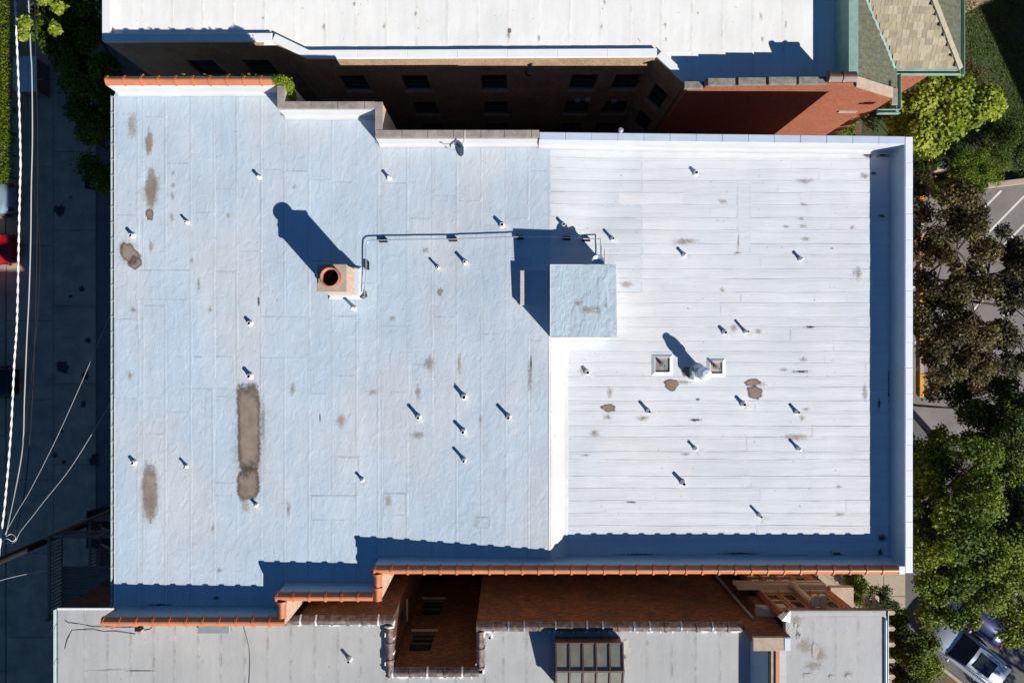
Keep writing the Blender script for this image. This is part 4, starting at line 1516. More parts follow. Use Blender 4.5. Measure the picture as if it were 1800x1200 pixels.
# ------------------------------------------------------------------ square curbs and the round flue
for (px, py, lab) in ((1165, 641, 'square pitch pan with a bent pipe on the white roof, left of the metal flue'), (1260, 646, 'square pitch pan with a bent pipe on the white roof, touching the metal flue')):
    x, y = P(px, py, 13.75)
    t = thing('pitch_pan', lab, 'roof curb', 'square pitch pans on the white roof', (x, y, zd(x, y)))
    b = MB()
    h, s_, w = .14, .30 if px < 1200 else .25, .03
    h = .085
    o_, i_ = s_ + .12, s_ - .02
    vs = []
    for q, zq_ in ((o_, .012), (s_, h), (i_, h), (i_ - .005, .015)):
        vs += [(-q, -q, zq_), (q, -q, zq_), (q, q, zq_), (-q, q, zq_)]
    b.add(vs, [(L_ * 4 + i, L_ * 4 + (i + 1) % 4, L_ * 4 + 4 + (i + 1) % 4, L_ * 4 + 4 + i) for L_ in range(3) for i in range(4)])
    b.obj('curb_frame', M['white_paint'], t)
    b = MB()
    b.box(-s_ + w, s_ - w, -s_ + w, s_ - w, .0, .022)
    b.obj('filler', M['stone'] if px < 1200 else M['cement'], t)
    b = MB()
    b.lathe([(.085, 0), (.085, .02), (.062, .03), (.06, .12), (.062, .14)], (0, 0, .02), 14, close=False)
    b.tube([(0, 0, h), (0, 0, h + .16), (.03, -.05, h + .23), (.07, -.10, h + .22)], .05, 12)
    b.obj('bent_pipe', M['galv'], t)

fx, fy = P(1242, 657, 14.75)
fz0 = zd(fx, fy)
fl = thing('flue_vent', 'tall round galvanised flue with storm collar and cone cap on the white roof', 'flue', loc=(fx, fy, fz0))
b = MB()
b.lathe([(.19, 0), (.19, .86)], n=24, close=True)
b.obj('flue_pipe', M['galv'], fl)
b = MB()
b.lathe([(.34, .015), (.32, .05), (.22, .16), (.20, .2)], n=24, close=False)
b.obj('flashing_cone', M['white_paint'], fl)
b = MB()
b.lathe([(.20, .70), (.25, .70), (.255, .74), (.20, .80)], n=24, close=False, smooth=False)
b.obj('storm_collar', M['galv'], fl)
b = MB()
b.lathe([(.235, .84), (.245, .90), (.235, .97), (.19, 1.06), (.155, 1.10), (.15, 1.18), (.02, 1.21)], n=24, smooth=False)
b.obj('cone_cap', M['white_metal'], fl)
b = MB()
b.box(-.36, -.28, -.24, .24, .02, .42)
b.obj('side_plate', M['galv'], fl)

# a small cowl on the north metal coping
b = MB()
x, y = P(1091, 231, 14.5)
b.lathe([(.07, 0), (.07, .12), (.10, .12), (.10, .16), (.03, .24)], (x, y + .03, 14.4), 14)
tag(b.obj('vent_cowl', M['galv']), 'little metal cowl standing on the north edge of the metal coping', 'vent')

# ------------------------------------------------------------------ NORTH BUILDING
ZN = 12.25          # parapet top of the buff wing
DN = 12.05          # its deck
north = thing('apartment_building', 'white roofed brick building to the north with red brick end and slate hipped corner', 'building')


def N(px, py, z=ZN):
    return P(px, py, z)


A0 = N(181, 72)
A1 = N(478, 71)
A2 = N(540, 101)
A3 = N(1155, 98)
A4 = N(1206, 146)
RY = 10.08           # plane of the red wall
# (wall faces look south: p0 -> p1 runs west to east, outside on the right)


def row_px(Y, lst):
    out = []
    for (pa, pb, ya, yb) in lst:   # pixel extents read on the wall plane Y
        zt_ = 40 - Y * 1200 / (600 - ya)
        zb_ = 40 - Y * 1200 / (600 - yb)
        zm = (zt_ + zb_) / 2
        k = (40 - zm) / 1200
        out.append(((pa - 900) * k, (pb - 900) * k, zb_, zt_))
    return out


def north_wall(p0, p1, wins, m='buff', ztop=ZN - .11, wname='wall'):
    d = Vector((p1[0] - p0[0], p1[1] - p0[1], 0))
    L = d.length
    b, pt = wall(p0, p1, 0.0, ztop, wins)
    b.obj(wname, M[m], north)
    for o in wins:
        window(north, pt, o, M['brown_metal'], M['limestone'])


def std_cols(L, us, zs, w=1.05):
    return [(u - w / 2, u + w / 2, a, c) for u in us for (a, c) in zs]


ZW = [(8.5, 10.3), (5.2, 7.0), (1.9, 3.7)]
north_wall(A0, A1, std_cols(0, [3.0, 5.4], ZW, 1.2))
north_wall(A1, A2, [])
b_us = [P(625, 0, 9.4)[0] - A2[0], P(732, 0, 9.4)[0] - A2[0], P(869, 0, 9.4)[0] - A2[0], P(1025, 0, 9.4)[0] - A2[0], P(1100, 0, 9.4)[0] - A2[0]]
north_wall(A2, A3, std_cols(0, b_us, ZW, 1.15))
L4 = math.hypot(A4[0] - A3[0], A4[1] - A3[1])
north_wall(A3, A4, [(L4 * .3, L4 * .78, 8.2, 10.2), (L4 * .3, L4 * .78, 4.8, 6.8)])
# small boxes on the wall under the windows
for (px, py) in ((1015, 174), (1033, 173), (1079, 175)):
    Yw = A2[1]
    z = 40 - Yw * 1200 / (600 - py)
    x, _ = P(px, py, z)
    b = MB()
    b.box(x - .11, x + .11, Yw - .16, Yw + .01, z - .12, z + .10)
    b.obj('wall_vent', M['galv'], north)
b = MB()
x, _ = P(930, 118, 11.2)
b.tube([(x - .12, A2[1] - .02, 10.9), (x - .1, A2[1] - .22, 10.95), (x + .08, A2[1] - .22, 10.9)], .04, 8)
b.obj('lamp_arm', M['black'], north)
# west return
b = MB()
b.box(A0[0], A0[0] + .24, A0[1] + .002, 40, 0, ZN - .11)
b.obj('wall', M['buff'], north)


# white coping along the buff wing
def ncoping(p0, p1, w=.34, z0=ZN - .108, h=.11, parts=3):
    d = Vector((p1[0] - p0[0], p1[1] - p0[1], 0))
    L = d.length
    coping_blocks(north, (p0[0], p0[1]), (p1[0], p1[1]), list(np.linspace(0, L, parts + 1)), M['white_paint'], w, z0, h, 'coping_sheet', gap=.004)


def off(p, q, w):
    d = Vector((q[0] - p[0], q[1] - p[1], 0)).normalized()
    return (p[0] - d.y * w, p[1] + d.x * w), (q[0] - d.y * w, q[1] + d.x * w)


for (p, q, n) in ((A0, A1, 4), (A1, A2, 1), (A2, A3, 7), (A3, A4, 1)):
    a, c = off(p, q, .13)
    ncoping(a, c, parts=n)
coping_blocks(north, (A0[0] + .13, A0[1] + .02), (A0[0] + .13, 22), list(np.linspace(0, 22 - A0[1], 5)), M['white_paint'], .34, ZN - .106, .11, 'coping_sheet', gap=.004)
# red wall and its stone coping
ZR = 13.45
R0 = (A4[0] - .05, RY)
R1 = (15.35, RY)
RZ = [12.85, 13.18, 13.25, 13.3, 13.32]
rx = [P(q, 0, ZR)[0] for q in (1208, 1246, 1299, 1352, 1405, 1459)]
tx0, tx1 = P(1461, 0, 13.8)[0], P(1511, 0, 13.8)[0]
for (xa, xb, zt_) in ((R0[0], rx[1], RZ[0] - .13), (rx[1], rx[2], RZ[1] - .13), (rx[2], tx1 - .1, 13.17)):
    b, pt = wall((xa + .001, RY), (xb - .001, RY), 0, zt_, [])
    b.obj('wall', M['red'], north)
b, pt = wall((tx1 - .1, RY), R1, 0, 11.2, [])
b.obj('wall', M['red'], north)
for i in range(5):
    b = MB()
    b.bevbox(rx[i] + .04, rx[i + 1] - .05, RY - .03, RY + .27, RZ[i] - .12, RZ[i] + random.uniform(-.01, .015), .015)
    b.obj('coping_stone', M['dark_stone'], north)
b = MB()
for i in range(5):
    b.box(rx[i], rx[i + 1] - .002, RY + .01, RY + .25, RZ[i] - .128, RZ[i] - .09)
b.obj('mortar_bed', M['dark_stone'], north)
b = MB()
b.box(tx0 + .03, tx1 - .03, RY + .02, RY + .3, 13.0, 13.55)
b.obj('wall_pier', M['red'], north)
tcn = {}
tile_run(north, (tx0, RY + .16), (tx1, RY + .16), 24, tcn, M['dark_tile'], w=.38, z=13.56)
# flat decks of membrane rolls
xw = [A0[0] + .22]
while xw[-1] < 13.2:
    xw.append(xw[-1] + 1.25)
xw[-1] = 13.45


def zn_(x, y):
    return DN


def ns_y(x):
    if x < A1[0]:
        return A0[1] + .22
    if x < A2[0]:
        t = (x - A1[0]) / (A2[0] - A1[0])
        return A1[1] + t * (A2[1] - A1[1]) + .3
    if x < A3[0]:
        return A2[1] + .22
    if x < A4[0]:
        return A3[1] + .3
    return RY + .24


for i in range(len(xw) - 1):
    yb = max(ns_y(xw[i]), ns_y(xw[i + 1])) if i > 3 else ns_y(xw[i]) - .05
    yb = min(ns_y(xw[i] + .01), ns_y(xw[i + 1] - .01))
    if xw[i] < A4[0] and xw[i + 1] > A3[0]:
        yb = A3[1] + .22
    c = rs.uniform(14, 16.5)
    sheet('membrane_sheet', M['roof_north'], north, xw[i], xw[i + 1], yb, c, zn_, 'Y', tilt=.008, step=.8, lift=.004)
    sheet('membrane_sheet', M['roof_north'], north, xw[i], xw[i + 1], c - .05, 24, zn_, 'Y', tilt=.008, step=1.2, lift=.012)
i = 0
for (px, py, rx_, ry_, m) in [(895, 62, 5, 14, 'dirt'), (896, 55, 4, 5, 'mud'), (676, 47, 4, 10, 'dirt'), (731, 25, 4, 8, 'dirt'), (463, 33, 4, 4, 'dirt'), (1058, 48, 4, 8, 'dirt'), (1170, 45, 4, 8, 'dirt'), (1171, 70, 3, 6, 'dirt'), (1340, 70, 4, 9, 'dirt'), (1338, 30, 4, 12, 'dirt'), (948, 68, 4, 10, 'tan_dirt'), (1382, 45, 3, 12, 'dirt'), (623, 8, 5, 8, 'dirt'), (1227, 24, 4, 4, 'dirt'), (1063, 5, 4, 8, 'dirt'), (1085, 90, 4, 6, 'tan_dirt'), (570, 48, 5, 8, 'tan_dirt')]:
    i += 1
    stain(north, px, py, rx_, ry_, m, zn_, 0, 100 + i, lift=.03)
b = MB()
b.add([(A3[0] - .1, A3[1] + .3, DN + .002), (A3[0], A3[1] + .1, DN + .002), (A4[0] + .1, A4[1] + .1, DN + .002), (9.2, RY + .2, DN + .002), (9.2, A3[1] + .3, DN + .002)], [(0, 1, 2, 3, 4)])
b.obj('membrane_sheet', M['roof_north'], north)
# wall mass below the deck (keeps light from leaking under it)
b = MB()
b.box(A0[0] + .3, 13.2, A2[1] + 1.4, 39, 0, DN - .05)
b.obj('wall_core', M['buff'], north)

# copper clad kerb and the slate roofs
ze, pitch, pe, hk_ = 11.6, .45, .60, .75
Xe, Ye = 15.98, 11.31
Xr = 900
Xr = P(1687, 0, ze)[0]
X7 = 13.66
zk = ze + pe * (Xe - X7)
b = MB()
vs = []
yk0, yk1 = RY + .3, 30
prof = [(13.20, DN + .02), (13.28, DN + .25), (13.30, zk - .10), (13.32, zk + .02), (X7 + .02, zk + .04), (X7 + .04, zk - .3)]
for y in (yk0, yk1):
    vs += [(x, y, z) for x, z in prof]
n = len(prof)
b.add(vs, [(i, i + 1, n + i + 1, n + i)[::-1] for i in range(n - 1)] + [tuple(range(n))])
b.obj('copper_kerb', M['copper'], north)
b = MB()
b.box(13.27, X7 + .05, 16.4, 16.44, zk + .04, zk + .062)
b.obj('copper_seam', M['copper'], north)

# underlay planes: south facing slope and the two east facing slopes
YT = 22.0


def zs_south(y):
    return ze + pitch * (y - Ye)


dT = YT - Ye
b = MB()
b.add([(Xe, Ye, ze), (Xr, Ye, ze), (Xr - hk_ * dT, YT, ze + pitch * dT), (Xe - hk_ * dT, YT, ze + pitch * dT)], [(0, 1, 2, 3)])
b.add([(Xr, Ye, ze), (Xr, YT, ze), (Xr - hk_ * dT, YT, ze + pitch * dT)], [(0, 1, 2)], 1)
ygab = RY + .12
hX = Xe - X7
b.add([(X7, ygab, zk), (Xe, ygab, ze), (Xe, Ye, ze), (X7, Ye + hX / hk_, zk)], [(0, 1, 2, 3)], 1)
sl = b.obj('slate_roof', [M['slate_b'], M['slate_d']], north)
sm = {}
cs = math.sqrt(1 + pitch ** 2)
exp_ = .265
rows = 11
for r_ in range(rows):
    y = Ye + .02 + r_ * exp_ / 1.0
    xl, xr_ = Xe - hk_ * (y - Ye) - .05, Xr - hk_ * (y - Ye) - .02
    x = xl - rs.uniform(0, .15)
    while x < xr_ - .05:
        w = rs.choice((.17, .2, .24, .28, .31))
        x2 = min(x + w, xr_)
        x1 = max(x, xl)
        if x2 - x1 > .04:
            b = MB()
            jz = rs.uniform(0, .012)
            jy = rs.uniform(-.012, .012)
            q = [(x1 + .004, y + jy, .05 + jz), (x2 - .004, y + jy, .05 + jz), (x2 - .004 - exp_ * .0, y + exp_ + .04, .016), (x1 + .004, y + exp_ + .04, .016)]
            b.add([(a, c, zs_south(c) + h) for a, c, h in q] + [(a, c, zs_south(c) + h - .026) for a, c, h in q],
                  [(0, 1, 2, 3), (0, 4, 5, 1), (1, 5, 6, 2), (3, 7, 4, 0)])
            b.obj('slate', M[rs.choice(('slate', 'slate', 'slate_b', 'slate_c'))], sl)
        x = x2 if x2 < xr_ else x2 + 1
# east facing slopes: lapped courses, slates too small and too dark to part
for (xa, xb, f0, f1) in ((X7, Xe, lambda x: ygab, lambda x: Ye + (Xe - x) / hk_), (None, None, None, None)):
    if xa is None:
        b = MB()
        k = 0
        x = Xr
        while x > Xr - 4.2:
            x2 = x - .26
            y0_ = Ye + (Xr - x) / hk_ + .02
            yv = y0_
            while yv < YT - 3:
                w = rs.uniform(.2, .34)
                z0_, z1_ = ze + pe * (Xr - x), ze + pe * (Xr - x2)
                j = rs.uniform(0, .012)
                b.add([(x, yv, z0_ + .045 + j), (x, yv + w - .008, z0_ + .045 + j), (x2 - .03, yv + w - .008, z1_ + .016), (x2 - .03, yv, z1_ + .016), (x, yv, z0_ + .01), (x, yv + w - .008, z0_ + .01)],
                      [(0, 1, 2, 3), (4, 5, 1, 0)])
                yv += w
            x = x2
        o = b.obj('slate_courses', M['slate_d'], sl)
        stuff(o)
    else:
        b = MB()
        x = xb
        while x > xa + .05:
            x2 = max(x - .26, xa)
            yv = f0(x)
            while yv < f1(x):
                w = rs.uniform(.2, .34)
                ye_ = min(yv + w, f1(x2) if False else f1(x))
                z0_, z1_ = ze + pe * (Xe - x), ze + pe * (Xe - x2)
                j = rs.uniform(0, .012)
                b.add([(x, yv, z0_ + .045 + j), (x, ye_ - .008, z0_ + .045 + j), (x2 - .0, ye_ - .008, z1_ + .016), (x2 - .0, yv, z1_ + .016), (x, yv, z0_ + .01), (x, ye_ - .008, z0_ + .01)],
                      [(0, 1, 2, 3), (4, 5, 1, 0)])
                yv += w
            x = x2
        o = b.obj('slate_courses', M['slate_d'], sl)
        stuff(o)
# hip tiles, valley metal, gutters
b = MB()
hp = [(Xr - hk_ * t, Ye + t, ze + pitch * t + .07) for t in np.linspace(0, 4.6, 14)]
for i in range(13):
    b.bar(hp[i], hp[i + 1], .20, .05 + .012 * (i % 2))
b.obj('hip_cap', M['slate_c'], sl)
b = MB()
for t0 in np.arange(0, 2.9, .2):
    t1 = t0 + .21
    j = rs.uniform(-.012, .012)
    b.bar((Xe - hk_ * t0 - .10 + j, Ye + t0, ze + pitch * t0 + .10), (Xe - hk_ * t1 - .10 + j, Ye + t1, ze + pitch * t1 + .10), .10 + rs.uniform(-.015, .015), .03)
b.obj('valley_flashing', M['copper'], sl)


def eave_gutter(p0, p1, m='copper', name='gutter', parent=north):
    b = MB()
    for (w0, w1, z0, z1) in ((-.02, 0.0, -.16, .0), (-.16, -.02, -.16, -.14), (-.18, -.16, -.16, .03), ):
        b.obox(p0, p1, w0, w1, ze + z0, ze + z1)
    return b.obj(name, M[m], parent)


eave_gutter((Xe, Ye - .02), (Xr, Ye - .02))
eave_gutter((Xr + .02, Ye - .2), (Xr + .02, YT))
eave_gutter((Xe + .02, RY - .4), (Xe + .02, Ye - .2))
eave_gutter((Xe - .75, RY - .42), (Xe + .18, RY - .42))
b = MB()
b.box(Xe, Xr, Ye - .01, Ye + .22, ze - .02, ze + .012)
b.obj('eave_strip', M['copper'], sl)
# gable parapet with sloping stone
b = MB()
gx0, gx1 = X7 - .1, Xe - .3
b.add([(gx0, RY - .05, zk + .05), (gx1, RY - .05, ze + .22), (gx1, RY + .36, ze + .22), (gx0, RY + .36, zk + .05), (gx0, RY - .05, zk + .15), (gx1, RY - .05, ze + .32), (gx1, RY + .36, ze + .32), (gx0, RY + .36, zk + .15)],
      [(0, 3, 2, 1), (4, 5, 6, 7), (0, 1, 5, 4), (1, 2, 6, 5), (2, 3, 7, 6), (3, 0, 4, 7)])
b.obj('gable_coping', M['limestone'], north)
b = MB()
b.add([(tx1 - .1, RY + .002, 11.2), (R1[0], RY + .002, 11.2), (R1[0], RY + .002, ze + .2), (gx0, RY + .002, zk + .06), (tx1 - .1, RY + .002, zk + .06),
       (tx1 - .1, RY + .24, 11.2), (R1[0], RY + .24, 11.2), (R1[0], RY + .24, ze + .2), (gx0, RY + .24, zk + .06), (tx1 - .1, RY + .24, zk + .06)],
      [(0, 1, 2, 3, 4), (9, 8, 7, 6, 5), (2, 7, 8, 3), (3, 8, 9, 4), (0, 4, 9, 5), (1, 6, 7, 2)])
b.obj('gable', M['red'], north)
b = MB()
b.bevbox(gx1 + .02, Xe - .02, RY - .30, RY + .40, ze + .10, ze + .16, .01)
b.obj('kneeler_stone', M['stone'], north)
b = MB()
b.box(gx1 - .24, gx1 - .1, RY + .42, RY + .62, ze + .16, ze + .34)
b.obj('vent_box', M['black'], north)
# walls under the slate roofs
b = MB()
b.box(Xe - .3, Xr - .35, Ye + .35, 39, 0, ze - .05)
b.box(13.3, Xe - .3, RY + .26, 39, 0, ze - .05)
b.obj('wall', M['red'], north)
b = MB()
b.box(14.3, 15.1, RY - .06, RY - .003, 10.0, 10.15)
b.obj('string_course', M['limestone'], north)

# plants growing on the north parapet
def leaves(n, centre_fn, size, tint_fn, up=.6, curl=.25):
    """n leaf quads (4 verts folded), returns V, loops, tints"""
    C_, nrm0 = centre_fn(n)
    n = len(C_)
    s = rng.uniform(size[0], size[1], n)
    a = rng.normal(0, 1, (n, 3))
    a[:, 2] = np.abs(a[:, 2]) + up * 1.6
    a += nrm0 * .8
    a /= np.linalg.norm(a, axis=1)[:, None]
    t = rng.normal(0, 1, (n, 3))
    t -= a * (t * a).sum(1)[:, None]
    t /= np.linalg.norm(t, axis=1)[:, None]
    u = np.cross(a, t)
    V = np.zeros((n, 4, 3))
    V[:, 0] = C_ - t * s[:, None] * .5
    V[:, 1] = C_ + u * s[:, None] * .33 + a * (s * curl * .4)[:, None]
    V[:, 2] = C_ + t * s[:, None] * .5 - a * (s * curl * .5)[:, None]
    V[:, 3] = C_ - u * s[:, None] * .33 + a * (s * curl * .4)[:, None]
    return V.reshape(-1, 3), np.arange(n * 4, dtype=np.int32), np.repeat(tint_fn(C_), 4)


def blob_centres(blobs):
    """points near the shells of ellipsoid clumps; returns positions, outward normals"""
    B = np.array(blobs, float)     # x,y,z,rx,ry,rz,weight
    w = B[:, 6] / B[:, 6].sum()

    def f(n):
        k = rng.choice(len(B), n, p=w)
        d = rng.normal(0, 1, (n, 3))
        d /= np.linalg.norm(d, axis=1)[:, None]
        r = rng.uniform(0, 1, n) ** .38
        r = r * (1 + .12 * rng.normal(0, 1, n))
        p = B[k, :3] + d * r[:, None] * B[k, 3:6]
        return p, d
    return f


def plant(name, label, cat, blobs, n, size, m, tint=None, stems=None, group=None, crown='foliage', up=.6):
    c = np.array(blobs)[:, :2].mean(0)
    zb_ = 0
    t = thing(name, label, cat, group)
    tf = tint or (lambda C_: np.clip(rng.normal(.45, .22, len(C_)), 0, 1))
    V, Lp, T = leaves(n, blob_centres(blobs), size, tf, up)
    raw_mesh(crown, V, Lp, 4, m, T, t)
    if stems:
        b = MB()
        for (pts, r0, r1) in stems:
            b.tube(pts, r0, 7, r1=r1)
        b.obj('stem' if crown == 'foliage' else 'trunk', M['bark'], t)
    return t


x, y = Wx(492), Wy(141)
plant('creeper', 'bright yellow green creeper growing over the parapet corner at the end of the tile coping', 'plant',
      [(x, y, 14.45, .32, .2, .2, 2), (x + .2, y - .1, 14.3, .26, .26, .25, 2), (x + .28, y - .35, 13.9, .12, .22, .4, 1.2), (x - .2, y + .05, 14.45, .2, .14, .12, .8)],
      2600, (.04, .085), M['leaf_moss'], stems=[([(x + .3, y - .3, 13.2), (x + .22, y - .15, 14.2), (x, y, 14.5)], .015, .008)])
w = []
for (px, py) in [(252, 132), (322, 131), (360, 131), (405, 132), (425, 131), (437, 131), (450, 132), (247, 132)]:
    a, c = P(px, py, 14.4)
    w.append((a, c, 14.38, .07, .03, .06, 1))
plant('weed_tuft', 'row of small dry weeds behind the upper left tile coping', 'plant', w, 220, (.03, .06), M['leaf_moss'])

# ------------------------------------------------------------------ SOUTH BUILDING
ZS = 12.5
south = thing('apartment_building', 'grey roofed brick building to the south with light well and skylight', 'building')


def S(px, py, z=ZS):
    return P(px, py, z)


zs_ = lambda x, y: ZS
YN1, YN2, YW = -11.02, -11.28, -13.08     # north wall left, right, and light well back wall
XW0, XW1 = -4.76, -1.42
XL = -18.29
XRs = 9.6
YB = -46.0
# roof rolls
xs_list = [XL]
for q in (149, 189, 230, 270, 307, 348, 388, 430, 470, 511, 553, 594, 634, 675):
    xs_list.append(S(q, 0)[0])
xs_list += [XW0 - .3]
for i in range(len(xs_list) - 1):
    a, c = xs_list[i], xs_list[i + 1]
    top = -10.78 if (a + c) / 2 < Wx(495) else YN1 - .25
    if i == 0:
        top = -10.75
    sheet('membrane_sheet', M['roof_south'], south, a, c, YB, top, zs_, 'Y', tilt=.010, step=1.0, lift=.004)
a = XW0 - .3
xs2 = [a] + [S(q, 0)[0] for q in (716, 757, 800)] + [XW1 + .3]
for i in range(len(xs2) - 1):
    sheet('membrane_sheet', M['roof_south'], south, xs2[i], xs2[i + 1], YB, YW - .27, zs_, 'Y', tilt=.010, step=1.0, lift=.004)
xs3 = [XW1 + .3] + [S(q, 0)[0] for q in (884, 925, 968, 1010, 1053, 1095, 1137, 1180, 1222, 1265)] + [XRs]
for i in range(len(xs3) - 1):
    sheet('membrane_sheet', M['roof_south'], south, xs3[i], xs3[i + 1], YB, YN2 - .25, zs_, 'Y', tilt=.010, step=1.0, lift=.004)


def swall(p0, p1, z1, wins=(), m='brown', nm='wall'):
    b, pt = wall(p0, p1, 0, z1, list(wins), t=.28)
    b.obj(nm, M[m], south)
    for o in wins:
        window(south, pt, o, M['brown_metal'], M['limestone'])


# outside faces look north or into the light well: run east to west for north faces
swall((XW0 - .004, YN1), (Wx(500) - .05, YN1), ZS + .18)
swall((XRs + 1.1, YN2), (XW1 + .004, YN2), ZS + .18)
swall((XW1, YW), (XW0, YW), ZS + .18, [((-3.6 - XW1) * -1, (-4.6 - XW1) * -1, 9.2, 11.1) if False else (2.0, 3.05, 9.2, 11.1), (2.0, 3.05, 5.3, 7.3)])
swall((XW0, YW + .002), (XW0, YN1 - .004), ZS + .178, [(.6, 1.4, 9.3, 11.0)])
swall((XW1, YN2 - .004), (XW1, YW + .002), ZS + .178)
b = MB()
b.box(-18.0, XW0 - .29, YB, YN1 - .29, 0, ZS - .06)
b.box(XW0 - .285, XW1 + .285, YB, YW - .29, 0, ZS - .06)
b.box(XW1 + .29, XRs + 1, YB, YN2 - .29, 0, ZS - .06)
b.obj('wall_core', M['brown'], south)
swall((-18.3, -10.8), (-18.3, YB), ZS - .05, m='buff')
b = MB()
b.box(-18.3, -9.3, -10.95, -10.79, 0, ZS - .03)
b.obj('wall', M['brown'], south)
# weathered tile copings daubed with tar and paint
TCS = {}
tile_run(south, (S(503, 0)[0], YN1 - .12), (XW0 + .02, YN1 - .12), 27.5, TCS, M['old_tile'], w=.34, z=ZS + .19, k=.0226, wob=.012)
tile_run(south, (XW0 - .14, YN1 - .34), (XW0 - .14, YW - .3), 29, TCS, M['old_tile'], w=.30, z=ZS + .20, k=.0226, wob=.012)
tile_run(south, (XW0 - .04, YW - .14), (XW1 + .1, YW - .14), 28, TCS, M['old_tile'], w=.34, z=ZS + .19, k=.0226, wob=.012)
tile_run(south, (XW1 + .14, YW - .0), (XW1 + .14, YN2 - .3), 27, TCS, M['old_tile'], w=.30, z=ZS + .20, k=.0226, wob=.012)
tile_run(south, (XW1 + .0, YN2 - .12), (S(1303, 0)[0], YN2 - .12), 27.5, TCS, M['old_tile'], w=.34, z=ZS + .19, k=.0226, wob=.012)
# white tar runs at the tile joints
b = MB()
rq = random.Random(11)
for (x0, x1, y) in ((-8.9, -4.9, YN1 - .3), (-4.6, -1.5, YW - .32), (-1.2, 9.0, YN2 - .3)):
    x = x0
    while x < x1:
        L = rq.uniform(.04, .5) if rq.random() < .45 else rq.uniform(.03, .09)
        if rq.random() < .8:
            b.prism([(x, y - rq.uniform(.02, .08)), (x + L * .5, y - rq.uniform(.03, .09)), (x + L, y - rq.uniform(.02, .06)), (x + L, y + rq.uniform(.01, .05)), (x + L * .4, y + rq.uniform(.02, .07)), (x, y + rq.uniform(.0, .05))], ZS + .01, ZS + .21)
        x += L + rq.uniform(.1, .45)
for (x, y0_, y1_) in ((XW0 + .0, YW - .2, YN1 - .3), (XW1 + .0, YW - .2, YN2 - .3), (XW1 + .28, YW - .2, YN2 - .3), (XW0 - .29, YW - .2, YN1 - .3)):
    y = y0_
    while y < y1_:
        L = rq.uniform(.05, .3)
        if rq.random() < .6:
            b.prism([(x - .04, y), (x + .05, y + .02), (x + .04 + rq.uniform(0, .04), y + L), (x - .03, y + L * .9)], ZS + .01, ZS + .235)
        y += L + rq.uniform(.1, .3)
stuff(b.obj('tar_daubs', M['white_paint'], south))
# west gutter
b = MB()
gx2 = -18.3

pg = [(0.0, .02), (0.0, -.09), (-.03, -.125), (-.13, -.125), (-.165, -.09), (-.175, .03), (-.165, .03), (-.15, -.08), (-.125, -.11), (-.035, -.11), (-.012, -.08), (-.012, .02)]
n = len(pg)
vs = [(gx2 + x, YB, ZS - .03 + z) for x, z in pg] + [(gx2 + x, -10.82, ZS - .03 + z) for x, z in pg]
b.add(vs, [(i, (i + 1) % n, n + (i + 1) % n, n + i) for i in range(n)])
b.add(vs[n:], [tuple(range(n))])
b.obj('gutter', M['gutter'], south)
for y in (-11.6, -13.0, -14.4):
    link_copy(hm, 'gutter_hanger', south, (gx2, y, ZS - .015))
b = MB()
b.box(-18.3, -15.3, -10.80, -10.72, ZS - .06, ZS + .03)
b.obj('edge_trim', M['white_paint'], south)
# raised brick parapet and the step up to the porch roof
ZPH = 13.35
PX0, PX1, PY1 = P(1381, 0, ZPH)[0], P(1559, 0, ZPH)[0], P(0, 1072, ZPH)[1]
b = MB()
b.box(9.25, PX0 - .02, YN2 - .28, YN2 - .003, ZS + .18, 13.85)
b.obj('wall', M['brown'], south)
b = MB()
b.bevbox(9.2, PX0 - .3, YN2 - .52, YN2 - .0, 13.85, 13.95, .015)
b.obj('coping_stone', M['limestone'], south)
b = MB()
b.bevbox(PX0 - .29, PX0 - .06, YN2 - .50, YN2 - .02, 13.85, 13.97, .01)
b.obj('coping_sheet', M['coping_metal'], south)
# sloping membrane up the wall, light strip, orange tile edge
x_b, x_t = P(1318, 0, ZS)[0], P(1352, 0, 13.4)[0]
b = MB()
b.add([(x_b, YB, ZS + .03), (x_b, YN2 - .54, ZS + .03), (x_t, YN2 - .54, 13.3), (x_t, YB, 13.3)], [(0, 3, 2, 1)], 0, True)
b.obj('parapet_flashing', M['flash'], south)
b = MB()
b.box(x_t, x_t + .08, YB, YN2 - .54, ZS, 13.36)
b.obj('edge_strip', M['black'], south)
b = MB()
b.box(x_t + .082, x_t + .22, YB, YN2 - .54, ZS, 13.38)
b.obj('cap_strip', M['limestone'], south)
b = MB()
xo0, xo1 = P(1363, 0, 13.45)[0], P(1371, 0, 13.45)[0]
b.bevbox(xo0, xo1, YB, YN2 - .535, ZS, 13.45, .02)
b.obj('coping_tile', M['terracotta'], south)
b = MB()
b.box(xo1 + .002, PX0, YB, YN2 - .535, ZS, 13.42)
b.obj('kerb_flashing', M['flash_white'], south)
